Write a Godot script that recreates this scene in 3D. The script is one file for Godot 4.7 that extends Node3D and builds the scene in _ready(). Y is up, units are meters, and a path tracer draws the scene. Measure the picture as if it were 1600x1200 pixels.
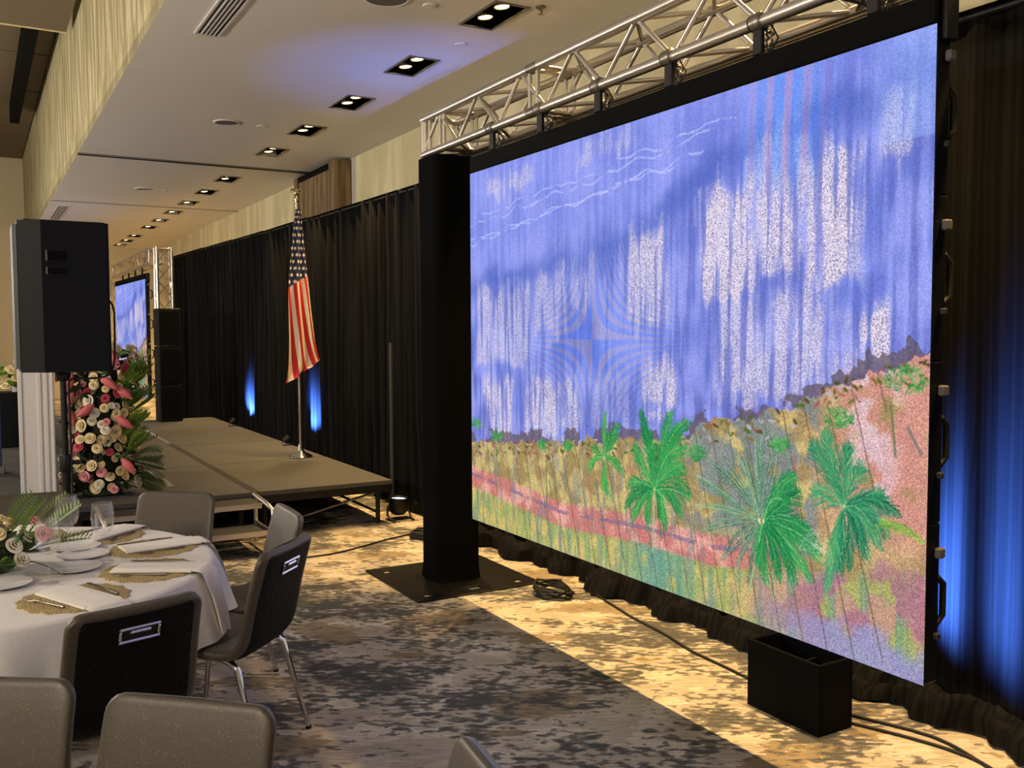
extends Node3D
# Ballroom set for an event: LED wall on a truss, stage, drapes, round table.
# Metres, y up. V(x, y, depth): x = across the room to the right, depth = along the room away from the camera.

const CEIL := 4.0
const FASCIA_X := 1.205
const WALL_X := 4.36
const WARM := Color(1.0, 0.82, 0.53)
const BLUE := Color(0.30, 0.50, 1.0)

var rng := RandomNumberGenerator.new()
var M := {}
var names := {}

# ------------------------------------------------------------------ mesh builder
class MB extends RefCounted:
	var v := PackedVector3Array()
	var n := PackedVector3Array()
	var uv := PackedVector2Array()
	var ix := PackedInt32Array()

	func tri(a: Vector3, b: Vector3, c: Vector3, hint: Vector3) -> void:
		var nn := (c - a).cross(b - a)
		if nn.dot(hint) < 0.0:
			var t := b
			b = c
			c = t
			nn = -nn
		nn = nn.normalized()
		var k := v.size()
		for p in [a, b, c]:
			v.append(p)
			n.append(nn)
			uv.append(Vector2(p.x + p.z, p.y))
		ix.append_array([k, k + 1, k + 2])

	func poly(pts: Array, hint: Vector3) -> void:
		for i in range(1, pts.size() - 1):
			tri(pts[0], pts[i], pts[i + 1], hint)

	func box(c: Vector3, s: Vector3, b := 0.0, bs := Basis()) -> MB:
		var h := s / 2.0
		if b <= 0.0:
			for ax in 3:
				for sg in [-1.0, 1.0]:
					var nn := Vector3.ZERO
					nn[ax] = sg
					var u := (ax + 1) % 3
					var w := (ax + 2) % 3
					var q := []
					for k in [[-1, -1], [1, -1], [1, 1], [-1, 1]]:
						var p := Vector3.ZERO
						p[ax] = sg * h[ax]
						p[u] = k[0] * h[u]
						p[w] = k[1] * h[w]
						q.append(c + bs * p)
					poly(q, bs * nn)
			return self
		b = minf(b, minf(h.x, minf(h.y, h.z)) * 0.9)
		for ax in 3:
			var u := (ax + 1) % 3
			var w := (ax + 2) % 3
			for sg in [-1.0, 1.0]:
				var nn := Vector3.ZERO
				nn[ax] = sg
				var q := []
				for k in [[-1, -1], [1, -1], [1, 1], [-1, 1]]:
					var p := Vector3.ZERO
					p[ax] = sg * h[ax]
					p[u] = k[0] * (h[u] - b)
					p[w] = k[1] * (h[w] - b)
					q.append(c + bs * p)
				poly(q, bs * nn)
			for su in [-1.0, 1.0]:
				for sw in [-1.0, 1.0]:
					var nn := Vector3.ZERO
					nn[u] = su
					nn[w] = sw
					var q := []
					for k in [[-1, 0], [1, 0], [1, 1], [-1, 1]]:
						var p := Vector3.ZERO
						p[ax] = k[0] * (h[ax] - b)
						p[u] = su * (h[u] - (b if k[1] == 0 else 0.0))
						p[w] = sw * (h[w] - (0.0 if k[1] == 0 else b))
						q.append(c + bs * p)
					poly(q, bs * nn)
		for sx in [-1.0, 1.0]:
			for sy in [-1.0, 1.0]:
				for sz in [-1.0, 1.0]:
					var p := Vector3(sx * h.x, sy * h.y, sz * h.z)
					tri(c + bs * (p - Vector3(0, sy * b, sz * b)), c + bs * (p - Vector3(sx * b, 0, sz * b)), c + bs * (p - Vector3(sx * b, sy * b, 0)), bs * Vector3(sx, sy, sz))
		return self

	# rows of points; wrap closes each row; smooth normals
	func surf(rows: Array, wrap := false, us := 1.0, vs := 1.0) -> MB:
		var nu := rows.size()
		var nv: int = rows[0].size()
		var k0 := v.size()
		var acc := PackedVector3Array()
		acc.resize(nu * nv)
		for i in nu:
			var row: PackedVector3Array = rows[i]
			for j in nv:
				v.append(row[j])
				uv.append(Vector2(us * j / float(nv if wrap else maxi(nv - 1, 1)), vs * i / float(maxi(nu - 1, 1))))
		for i in nu - 1:
			for j in (nv if wrap else nv - 1):
				var j1 := (j + 1) % nv
				var a := i * nv + j
				var b := (i + 1) * nv + j
				var c := (i + 1) * nv + j1
				var d := i * nv + j1
				var pa := v[k0 + a]
				var pc := v[k0 + c]
				var nn := (v[k0 + b] - v[k0 + d]).cross(pc - pa)
				nn = -nn
				acc[a] += nn
				acc[b] += nn
				acc[c] += nn
				acc[d] += nn
				ix.append_array([k0 + a, k0 + c, k0 + b, k0 + a, k0 + d, k0 + c])
		for p in acc:
			n.append(-p.normalized() if p.length_squared() > 0.0 else Vector3.UP)
		return self

	func ring(c: Vector3, t: Vector3, r: float, seg: int) -> PackedVector3Array:
		var a := t.cross(Vector3.UP if absf(t.y) < 0.9 else Vector3.RIGHT).normalized()
		var b := a.cross(t).normalized()
		var out := PackedVector3Array()
		for k in seg:
			var an := TAU * k / seg
			out.append(c + a * cos(an) * r + b * sin(an) * r)
		return out

	func tube(path: Array, r, seg := 8, caps := true) -> MB:
		var rows := []
		var m := path.size()
		var a := Vector3.ZERO
		for i in m:
			var t: Vector3 = (path[mini(i + 1, m - 1)] - path[maxi(i - 1, 0)]).normalized()
			if i == 0:
				a = t.cross(Vector3.UP if absf(t.y) < 0.9 else Vector3.RIGHT).normalized()
			else:
				a = (a - t * a.dot(t)).normalized()
			var b := t.cross(a).normalized()
			var rr: float = r[i] if r is Array else r
			var row := PackedVector3Array()
			for k in seg:
				var an := TAU * k / seg
				row.append(path[i] + a * cos(an) * rr + b * sin(an) * rr)
			rows.append(row)
		surf(rows, true)
		if caps:
			var t0: Vector3 = path[0] - path[1]
			var t1: Vector3 = path[m - 1] - path[m - 2]
			poly(Array(rows[0]), t0)
			poly(Array(rows[m - 1]), t1)
		return self

	func lathe(prof: Array, seg := 20, c := Vector3.ZERO, bs := Basis()) -> MB:
		var rows := []
		for p in prof:
			var row := PackedVector3Array()
			for k in seg:
				var an := TAU * k / seg
				row.append(c + bs * Vector3(cos(an) * p.x, p.y, sin(an) * p.x))
			rows.append(row)
		surf(rows, true)
		return self

	# polygon in (x, z), extruded along y
	func prism(pts: PackedVector2Array, y0: float, y1: float) -> MB:
		var t := Geometry2D.triangulate_polygon(pts)
		for i in range(0, t.size(), 3):
			var q := []
			for k in 3:
				q.append(pts[t[i + k]])
			tri(Vector3(q[0].x, y1, q[0].y), Vector3(q[1].x, y1, q[1].y), Vector3(q[2].x, y1, q[2].y), Vector3.UP)
			tri(Vector3(q[0].x, y0, q[0].y), Vector3(q[1].x, y0, q[1].y), Vector3(q[2].x, y0, q[2].y), Vector3.DOWN)
		var area := 0.0
		for i in pts.size():
			area += pts[i].cross(pts[(i + 1) % pts.size()])
		for i in pts.size():
			var a := pts[i]
			var b := pts[(i + 1) % pts.size()]
			var o := Vector2(b.y - a.y, a.x - b.x) * signf(area)
			poly([Vector3(a.x, y0, a.y), Vector3(b.x, y0, b.y), Vector3(b.x, y1, b.y), Vector3(a.x, y1, a.y)], Vector3(o.x, 0, o.y))
		return self

	func done() -> ArrayMesh:
		var arr := []
		arr.resize(Mesh.ARRAY_MAX)
		arr[Mesh.ARRAY_VERTEX] = v
		arr[Mesh.ARRAY_NORMAL] = n
		arr[Mesh.ARRAY_TEX_UV] = uv
		arr[Mesh.ARRAY_INDEX] = ix
		var m := ArrayMesh.new()
		m.add_surface_from_arrays(Mesh.PRIMITIVE_TRIANGLES, arr)
		return m

# ------------------------------------------------------------------ scene helpers
func V(x: float, y: float, d: float) -> Vector3:
	return Vector3(x, y, -d)

func numbered(s: String) -> String:
	var k: int = names.get(s, 0)
	names[s] = k + 1
	return s if k == 0 else "%s_%03d" % [s, k]

func thing(called: String, label: String, category: String, at := Vector3.ZERO, turn := 0.0, group := "") -> Node3D:
	var o := Node3D.new()
	o.name = numbered(called)
	add_child(o)
	o.position = at
	o.rotation.y = turn
	o.set_meta("label", label)
	o.set_meta("category", category)
	if group != "":
		o.set_meta("group", group)
	return o

func part(parent: Node3D, called: String, m, mat: Material) -> MeshInstance3D:
	var o := MeshInstance3D.new()
	o.mesh = m.done() if m is MB else m
	o.material_override = mat
	o.name = called if parent != self else numbered(called)
	o.cast_shadow = GeometryInstance3D.SHADOW_CASTING_SETTING_ON
	parent.add_child(o, true)
	return o

func struct(called: String, m, mat: Material, label: String, category: String) -> MeshInstance3D:
	var o := part(self, called, m, mat)
	o.set_meta("kind", "structure")
	o.set_meta("label", label)
	o.set_meta("category", category)
	return o

func single(called: String, m, mat: Material, label: String, category: String, at := Vector3.ZERO, turn := 0.0, group := "") -> MeshInstance3D:
	var o := part(self, called, m, mat)
	o.position = at
	o.rotation.y = turn
	o.set_meta("label", label)
	o.set_meta("category", category)
	if group != "":
		o.set_meta("group", group)
	return o

func copy(src: Node3D, label: String, at: Vector3, turn := 0.0) -> Node3D:
	var c: Node3D = src.duplicate()
	c.name = numbered(String(src.name).get_slice("_0", 0))
	add_child(c)
	c.position = at
	c.rotation.y = turn
	if label != "":
		c.set_meta("label", label)
	return c

func mat(col: Color, rough := 0.6, metal := 0.0) -> StandardMaterial3D:
	var m := StandardMaterial3D.new()
	m.albedo_color = col
	m.roughness = rough
	m.metallic = metal
	return m

func noise_img(w: int, h: int, freq: float, sd: int, oct := 3) -> Image:
	var f := FastNoiseLite.new()
	f.noise_type = FastNoiseLite.TYPE_SIMPLEX_SMOOTH
	f.seed = sd
	f.frequency = freq
	f.fractal_octaves = oct
	return f.get_seamless_image(w, h)

func stretched(w0: int, h0: int, w: int, h: int, freq: float, sd: int, oct := 3) -> PackedByteArray:
	var im := noise_img(w0, h0, freq, sd, oct)
	im.convert(Image.FORMAT_L8)
	im.resize(w, h, Image.INTERPOLATE_BILINEAR)
	return im.get_data()

func tex(im: Image) -> ImageTexture:
	return ImageTexture.create_from_image(im)

func sm(a: float, b: float, x: float) -> float:
	return smoothstep(a, b, x)

# ------------------------------------------------------------------ textures
func carpet_texture() -> ImageTexture:
	var S := 1024
	var big := stretched(800, 1024, S, S, 0.0040, 11, 3)
	var mid := stretched(560, 1024, S, S, 0.018, 12, 4)
	var fine := stretched(480, 1024, S, S, 0.075, 13, 5)
	var brown := stretched(640, 1024, S, S, 0.0050, 14, 4)
	var fib := stretched(100, 1024, S, S, 0.20, 15, 2)
	var tan := stretched(700, 1024, S, S, 0.012, 16, 4)
	var out := PackedByteArray()
	out.resize(S * S * 3)
	var light := Color(0.660, 0.620, 0.560)
	var pale := Color(0.725, 0.685, 0.625)
	var dark := Color(0.440, 0.425, 0.400)
	var deep := Color(0.330, 0.325, 0.315)
	var br := Color(0.47, 0.405, 0.310)
	for i in S * S:
		var b := big[i] / 255.0
		var m := mid[i] / 255.0
		var f := fine[i] / 255.0
		var s := 0.50 * b + 0.42 * m + 0.55 * f
		var c := light
		if tan[i] + (fine[i] - 128) / 3 > 140:
			c = pale
		if s > 0.745:
			c = dark
		if s > 0.850:
			c = deep
		if brown[i] + (fine[i] - 128) / 4 > 172 and s < 0.81:
			c = c.lerp(br, 0.65)
		var k := 0.86 + 0.28 * fib[i] / 255.0
		out[i * 3] = int(clampf(c.r * k, 0, 1) * 255)
		out[i * 3 + 1] = int(clampf(c.g * k, 0, 1) * 255)
		out[i * 3 + 2] = int(clampf(c.b * k, 0, 1) * 255)
	return tex(Image.create_from_data(S, S, false, Image.FORMAT_RGB8, out))

func two_tone(w0: int, h0: int, S: int, freq: float, sd: int, a: Color, b: Color, lo := 0.3, hi := 0.7, grain := 0.0) -> ImageTexture:
	var d := stretched(w0, h0, S, S, freq, sd, 4)
	var out := PackedByteArray()
	out.resize(S * S * 3)
	for i in S * S:
		var c := a.lerp(b, sm(lo, hi, d[i] / 255.0))
		var k := 1.0 + grain * (rng.randf() - 0.5)
		out[i * 3] = int(clampf(c.r * k, 0, 1) * 255)
		out[i * 3 + 1] = int(clampf(c.g * k, 0, 1) * 255)
		out[i * 3 + 2] = int(clampf(c.b * k, 0, 1) * 255)
	return tex(Image.create_from_data(S, S, false, Image.FORMAT_RGB8, out))

func quilt_texture(bump: bool) -> ImageTexture:
	var S := 256
	var im := Image.create(S, S, false, Image.FORMAT_RGB8)
	for y in S:
		for x in S:
			var a := fposmod((x + y) / 64.0, 1.0)
			var b := fposmod((x - y) / 64.0, 1.0)
			var e := minf(minf(a, 1.0 - a), minf(b, 1.0 - b))
			if bump:
				var h := sm(0.0, 0.28, e)
				im.set_pixel(x, y, Color(h, h, h))
			else:
				var t := sm(0.035, 0.07, e)
				var g := 0.93 + 0.14 * rng.randf()
				im.set_pixel(x, y, Color(0.085, 0.082, 0.085).lerp(Color(0.035, 0.034, 0.036), t) * g)
	if bump:
		im.bump_map_to_normal_map(3.0)
	return tex(im)

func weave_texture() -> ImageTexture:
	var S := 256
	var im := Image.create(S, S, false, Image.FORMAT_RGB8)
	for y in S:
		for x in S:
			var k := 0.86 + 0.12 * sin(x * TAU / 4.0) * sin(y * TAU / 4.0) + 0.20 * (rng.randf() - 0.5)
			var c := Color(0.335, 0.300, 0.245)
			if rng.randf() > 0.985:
				c = Color(0.66, 0.58, 0.40)  # gold flecks painted in for glints of light on the fabric
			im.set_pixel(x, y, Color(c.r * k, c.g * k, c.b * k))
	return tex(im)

# ------------------------------------------------------------------ what the LED wall shows
var scr: Image
const SW := 960
const SH := 640

func dot(x: int, y: int, c: Color, a := 1.0) -> void:
	if x >= 0 and y >= 0 and x < SW and y < SH:
		scr.set_pixel(x, y, scr.get_pixel(x, y).lerp(c, a))

func stroke(p: Vector2, q: Vector2, w: float, c: Color, a := 1.0) -> void:
	var l := int(maxf(p.distance_to(q), 1.0))
	for k in l + 1:
		var s := p.lerp(q, k / float(l))
		var r := int(ceilf(w))
		for dy in range(-r, r + 1):
			for dx in range(-r, r + 1):
				if dx * dx + dy * dy <= w * w + 0.3:
					dot(int(s.x) + dx, int(s.y) + dy, c, a)

# a palm frond from p to q (in parts of the screen), bending by sag
func frond(p: Vector2, q: Vector2, sag: float, col: Color, rib: Color, leaf := 0.035, dens := 1.0) -> void:
	for rep in 2:
		var P := Vector2(p.x * SW, p.y * SH)
		var Q := Vector2(q.x * SW, q.y * SH) + Vector2(rng.randf_range(-9, 9), rng.randf_range(-9, 9)) * rep
		var side := Vector2(-(Q - P).y, (Q - P).x).normalized() * rng.randf_range(-0.018, 0.018) * SH
		var mid := (P + Q) / 2.0 + Vector2(0, sag * SH * rng.randf_range(0.6, 2.0)) + side
		var n := int(P.distance_to(Q) / 2.2 * dens)
		var prev := P
		var tone := rng.randf()
		for k in range(1, n + 1):
			var t := k / float(n)
			var s := P.lerp(mid, t).lerp(mid.lerp(Q, t), t)
			var d := (s - prev).normalized()
			var ll := leaf * SH * sin(PI * clampf(t * 0.85 + 0.12, 0, 1)) * rng.randf_range(0.5, 1.2)
			for sd in [-1.0, 1.0]:
				var o: Vector2 = (d * rng.randf_range(0.9, 1.8) + Vector2(-d.y, d.x) * sd * 0.55 + Vector2(0, 0.30)).normalized()
				var cc := col.lerp(Color(0.66, 0.90, 0.46), rng.randf() * 0.75 * tone).lerp(Color(0.02, 0.27, 0.17), rng.randf() * 0.85 * (1.0 - tone))
				stroke(s, s + o * ll, 0.8, cc, 0.75)
			stroke(prev, s, 0.6, rib, 0.55 if rep == 0 else 0.25)
			prev = s

func interp(u: float, xs: Array, ys: Array) -> float:
	for i in xs.size() - 1:
		if u <= xs[i + 1]:
			return lerpf(ys[i], ys[i + 1], clampf((u - xs[i]) / (xs[i + 1] - xs[i]), 0, 1))
	return ys[-1]

func screen_texture() -> ImageTexture:
	scr = Image.create(SW, SH, false, Image.FORMAT_RGB8)
	var low := stretched(240, 160, SW, SH, 0.03, 31, 3)
	var streak := stretched(960, 40, SW, SH, 0.06, 32, 3)
	var st2 := stretched(480, 60, SW, SH, 0.08, 33, 4)
	var blot := stretched(480, 320, SW, SH, 0.04, 34, 4)
	var blot2 := stretched(480, 320, SW, SH, 0.03, 35, 4)
	# sunlit pieces of the facade: u0, u1, v0, v1, strength
	var patches := [[0.024, 0.225, 0.335, 0.543, 0.62], [0.235, 0.344, 0.313, 0.456, 0.6], [0.49, 0.588, 0.245, 0.436, 0.95], [0.657, 0.752, 0.172, 0.396, 1.0], [0.755, 0.832, 0.10, 0.354, 0.95], [0.835, 0.912, 0.148, 0.371, 1.0],
		[0.939, 0.986, 0.084, 0.191, 0.6], [0.683, 0.778, 0.385, 0.583, 0.72], [0.778, 0.867, 0.36, 0.569, 0.72], [0.885, 0.906, 0.436, 0.51, 1.0], [0.915, 0.955, 0.416, 0.488, 1.1], [0.048, 0.157, 0.579, 0.74, 0.9], [0.202, 0.372, 0.57, 0.715, 0.95],
		[0.536, 0.606, 0.517, 0.625, 0.95], [0.066, 0.226, 0.03, 0.08, 0.6], [0.363, 0.527, 0.032, 0.06, 0.5], [0.344, 0.416, 0.29, 0.396, 0.5], [0.40, 0.50, 0.56, 0.68, 0.4]]
	var bx := [0.0, 0.27, 0.416, 0.527, 0.65, 0.753, 0.87, 1.0]
	var by := [0.315, 0.285, 0.272, 0.23, 0.166, 0.093, 0.088, 0.07]
	var hx := [0.0, 0.22, 0.36, 0.6, 0.68, 0.75, 0.83, 0.91, 1.0]
	var hy := [0.77, 0.74, 0.72, 0.675, 0.632, 0.618, 0.58, 0.53, 0.49]
	var px := [0.0, 0.16, 0.32, 0.53, 0.68, 0.80, 1.0]
	var py := [0.872, 0.888, 0.906, 0.885, 0.885, 0.86, 0.80]
	for y in SH:
		var v := y / float(SH)
		for x in SW:
			var u := x / float(SW)
			var i := y * SW + x
			var nl := low[i] / 255.0
			var ns := streak[i] / 255.0
			var n2 := st2[i] / 255.0
			var nb := blot[i] / 255.0
			var nb2 := blot2[i] / 255.0
			var hz := interp(u, hx, hy) + (ns - 0.5) * 0.018 + (nb - 0.5) * 0.035
			var c: Color
			if v < hz:
				c = Color(0.400, 0.455, 0.800).lerp(Color(0.590, 0.625, 0.930), sm(0.25, 0.75, nl * 0.55 + ns * 0.5))
				var bd := v - interp(u, bx, by) - (nl - 0.5) * 0.05
				c = c.lerp(Color(0.555, 0.60, 0.935), 0.50 * sm(0.02, -0.10, bd))
				c = c.lerp(Color(0.315, 0.395, 0.74), 0.60 * exp(-pow((bd - 0.005) / 0.035, 2.0)))
				c = c.lerp(Color(0.37, 0.365, 0.66), 0.55 * sm(0.30, 0.55, bd) * sm(0.35, 0.65, nb))
				var w := 0.0
				for p in patches:
					if u < float(p[0]) - 0.04 or u > float(p[1]) + 0.04 or v < float(p[2]) - 0.06 or v > float(p[3]) + 0.06:
						continue
					var eu := (n2 - 0.5) * 0.03
					var ev := (ns - 0.5) * 0.05 + (nb - 0.5) * 0.08
					w = maxf(w, float(p[4]) * sm(-0.012, 0.014, u - float(p[0]) + eu) * sm(-0.012, 0.014, float(p[1]) - u + eu) * sm(-0.03, 0.03, v - float(p[2]) + ev) * sm(-0.02, 0.02, float(p[3]) - v + ev))
				w *= 0.42 + 0.62 * sm(0.36, 0.50, ns * 0.6 + n2 * 0.42)
				var sp := rng.randf()
				c = c.lerp(Color(0.93, 0.875, 0.91) if sp > 0.26 else Color(0.50, 0.45, 0.56), clampf(w * (0.50 + 0.65 * sp), 0, 0.97))
				# dark slots between the sunlit columns
				if bd > 0.05 and ns < 0.40:
					c = c.lerp(Color(0.36, 0.38, 0.66), 0.25 * sm(0.40, 0.30, ns))
				# tall stripes near the top right
				var sx := (u - 0.80) / 0.055
				if absf(sx) < 1.6 and v < 0.24:
					var s := sin(sx * 12.0 + sin(v * 9.0))
					c = c.lerp(Color(0.36, 0.56, 0.95) if s < 0.2 else Color(0.63, 0.57, 0.80), 0.7 * exp(-sx * sx) * sm(0.24, 0.14, v))
				if u > 0.90 and v < 0.16:
					c = c.lerp(Color(0.62, 0.72, 0.98), 0.45 * sm(0.90, 0.97, u))
				# ripples that run up to the right
				for k in 4:
					var wy: float = [0.128, 0.150, 0.193, 0.205][k] - [0.105, 0.118, 0.135, 0.165][k] * u + 0.022 * (nl - 0.5) + 0.010 * (nb - 0.5) + 0.003 * sin(u * 91.0 + k * 2.0)
					if u < 0.72 - 0.03 * k and absf(v - wy) < 0.0022:
						c = c.lerp(Color(0.78, 0.82, 0.99), 0.50 * sm(0.30, 0.46, nb))
				# fringes of the diode grid
				var du := (u - 0.407) * 1.5
				var dv := v - 0.471
				var g := exp(-(du * du * 0.7 + dv * dv) / 0.055)
				var fr := sin(2100.0 * du * dv)
				c = c.lerp(Color(0.31, 0.48, 0.93) if fr > 0.0 else Color(0.68, 0.62, 0.68), 0.34 * g)
				if hz - v < 0.030 * sm(0.40, 0.62, nb2):
					c = c.lerp(Color(0.33, 0.27, 0.17).lerp(Color(0.42, 0.36, 0.50), rng.randf()), 0.7)
			else:
				c = Color(0.63, 0.54, 0.36).lerp(Color(0.78, 0.70, 0.46), sm(0.35, 0.7, nb))
				c = c.lerp(Color(0.82, 0.56, 0.53), 0.85 * sm(0.80, 0.95, u) * sm(0.30, 0.55, nb2 + 0.1) * sm(0.86, 0.74, v))
				c = c.lerp(Color(0.85, 0.74, 0.80), 0.8 * sm(0.06, 0.0, absf(u - 0.93)) * sm(0.44, 0.6, nb) * sm(0.80, 0.70, v))
				var pc := interp(u, px, py)
				var pd := (v - pc) / 0.034
				var under := sm(0.2, 1.1, pd + (nb - 0.5) * 1.6)
				if under > 0.0:
					var gr := Color(0.66, 0.70, 0.40).lerp(Color(0.80, 0.72, 0.42), sm(0.4, 0.6, nb))
					c = c.lerp(gr, 0.8 * under)
					c = c.lerp(Color(0.72, 0.53, 0.53), 0.7 * under * sm(0.70, 0.84, u) * sm(0.3, 0.5, nb))
					c = c.lerp(Color(0.40, 0.62, 0.56), 0.85 * under * exp(-pow((u - 0.57) / 0.07, 2.0)) * sm(0.3, 0.5, nb2 + 0.1))
					c = c.lerp(Color(0.40, 0.58, 0.50), 0.55 * under * sm(0.52, 0.66, ns))
					c = c.lerp(Color(0.66, 0.44, 0.52), 0.8 * under * sm(0.70, 0.86, u) * sm(0.42, 0.56, nb2))
					c = c.lerp(Color(0.58, 0.58, 0.76), 0.85 * sm(0.72, 0.9, u) * sm(0.93, 0.965, v + (nb - 0.5) * 0.05))
				if absf(pd) < 1.0 and u < 0.86:
					c = c.lerp(Color(0.80, 0.48, 0.47).lerp(Color(0.90, 0.63, 0.60), sm(0.45, 0.65, nb)), 0.88 * sm(1.0, 0.75, absf(pd)) * sm(0.86, 0.70, u))
					if absf(pd + 0.18) < 0.14 and nb2 > 0.42:
						c = c.lerp(Color(0.52, 0.42, 0.55), 0.7)
				c = c.lerp(Color(0.44, 0.50, 0.55), 0.40 * sm(0.56, 0.70, n2) * sm(0.9, 0.6, u))
				if u > 0.55 and u < 0.86:
					c = c.lerp(Color(0.47, 0.52, 0.55), 0.80 * sm(0.36, 0.52, nb2) * sm(0.88, 0.80, v) * sm(0.60, 0.66, u) * sm(0.88, 0.84, u))
				var ln := fposmod(u * 27.0 - v * 5.0 + 0.4 * sin(u * 9.0), 1.0)
				if ln < 0.06 and u < 0.95:
					c = c.lerp(Color(0.36, 0.30, 0.26), 0.5)
			var k := 1.0 + (0.20 if v < hz else 0.42) * (rng.randf() - 0.5)
			scr.set_pixel(x, y, Color(clampf(c.r * k, 0, 1), clampf(c.g * k, 0, 1), clampf(c.b * k, 0, 1)))
	# planting along the edge of the path
	var g1 := Color(0.20, 0.66, 0.30)
	var lite := Color(0.78, 0.90, 0.55)
	var clumps := [[0.10, 0.745, 0.022], [0.455, 0.70, 0.02], [0.972, 0.530, 0.030], [0.886, 0.60, 0.022], [0.02, 0.72, 0.02], [0.26, 0.745, 0.014], [0.65, 0.70, 0.02], [0.34, 0.735, 0.012], [0.80, 0.66, 0.018]]
	for k in 260:
		var u := rng.randf()
		var hz := interp(u, hx, hy) + rng.randf_range(-0.006, 0.045)
		var c0 := Vector2(u * SW, hz * SH)
		var cc: Color = [Color(0.34, 0.28, 0.16), Color(0.30, 0.42, 0.16), Color(0.62, 0.36, 0.34), Color(0.50, 0.44, 0.24), Color(0.74, 0.68, 0.70)][k % 5]
		stroke(c0, c0 + Vector2(rng.randf_range(-9, 9), rng.randf_range(-5, 3)), rng.randf_range(0.8, 2.2), cc, 0.55)
	for q in clumps:
		for k in 60:
			var a := rng.randf() * TAU
			var r: float = q[2] * sqrt(rng.randf())
			var c0 := Vector2((q[0] + cos(a) * r * 0.9) * SW, (q[1] + sin(a) * r * 0.7) * SH)
			var cc := g1.lerp(lite, rng.randf() * 0.55).lerp(Color(0.04, 0.30, 0.16), rng.randf() * 0.6)
			for j in 3:
				stroke(c0, c0 + Vector2(rng.randf_range(-7, 7), rng.randf_range(-8, 3)), 0.8, cc, 0.8)
	# bands of shade and pale posts across the ground
	for k in 60:
		var u := rng.randf_range(0.0, 0.98)
		var v0 := interp(u, hx, hy) + rng.randf_range(0.03, 0.20)
		stroke(Vector2(u * SW, v0 * SH), Vector2((u + rng.randf_range(0.0, 0.02)) * SW, (v0 + rng.randf_range(0.03, 0.12)) * SH), rng.randf_range(0.5, 1.8), [Color(0.40, 0.44, 0.44), Color(0.80, 0.72, 0.58), Color(0.36, 0.46, 0.30), Color(0.70, 0.40, 0.42)][k % 4], 0.35)
	var deep := Color(0.10, 0.56, 0.30)
	var teal := Color(0.16, 0.55, 0.42)
	for t in [[0.441, 0.64], [0.474, 0.658], [0.407, 0.727], [0.398, 0.79], [0.433, 0.815], [0.49, 0.778], [0.458, 0.84], [0.455, 0.70]]:
		frond(Vector2(0.440, 0.745), Vector2(t[0], t[1]), -0.012, g1, lite, 0.022)
	for t in [[0.528, 0.623], [0.545, 0.66], [0.558, 0.689], [0.593, 0.623], [0.61, 0.645], [0.633, 0.631], [0.621, 0.692], [0.515, 0.70], [0.50, 0.80], [0.495, 0.84], [0.514, 0.87], [0.545, 0.884], [0.588, 0.874], [0.622, 0.838], [0.641, 0.794], [0.63, 0.74], [0.575, 0.85]]:
		frond(Vector2(0.562, 0.792), Vector2(t[0], t[1]), -0.022, deep, lite, 0.034, 1.1)
	stroke(Vector2(0.562, 0.80) * Vector2(SW, SH), Vector2(0.559, 0.925) * Vector2(SW, SH), 1.6, Color(0.66, 0.72, 0.55), 0.8)
	for t in [[0.647, 0.74], [0.654, 0.803], [0.66, 0.854], [0.692, 0.908], [0.728, 0.921], [0.751, 0.938], [0.759, 0.658], [0.77, 0.645], [0.796, 0.664], [0.708, 0.703], [0.672, 0.709], [0.735, 0.68]]:
		frond(Vector2(0.768, 0.805), Vector2(t[0], t[1]), -0.014, Color(0.40, 0.56, 0.50), Color(0.90, 0.93, 0.76), 0.014, 0.8)
	for t in [[0.832, 0.738], [0.843, 0.803], [0.867, 0.852], [0.853, 0.89], [0.824, 0.912], [0.804, 0.902], [0.783, 0.921], [0.862, 0.831], [0.822, 0.706], [0.765, 0.89], [0.81, 0.76]]:
		frond(Vector2(0.774, 0.805), Vector2(t[0], t[1]), -0.022, deep, Color(0.84, 0.97, 0.78), 0.036, 1.1)
	for t in [[0.85, 0.644], [0.869, 0.631], [0.9, 0.648], [0.918, 0.676], [0.947, 0.712], [0.96, 0.74], [0.956, 0.782], [0.932, 0.83], [0.89, 0.866], [0.872, 0.906], [0.851, 0.733], [0.919, 0.813], [0.94, 0.80], [0.905, 0.85]]:
		frond(Vector2(0.896, 0.748), Vector2(t[0], t[1]), -0.020, teal, Color(0.66, 0.88, 0.60), 0.034, 1.0)
	for k in 40:
		stroke(Vector2(rng.randf_range(0.83, 0.88) * SW, rng.randf_range(0.79, 0.84) * SH), Vector2(rng.randf_range(0.83, 0.88) * SW, rng.randf_range(0.79, 0.84) * SH), 0.8, Color(0.92, 0.88, 0.86), 0.25)
	frond(Vector2(1.0, 0.78), Vector2(0.945, 0.755), -0.01, Color(0.60, 0.72, 0.28), Color(0.86, 0.88, 0.40), 0.02)
	return tex(scr)

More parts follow.
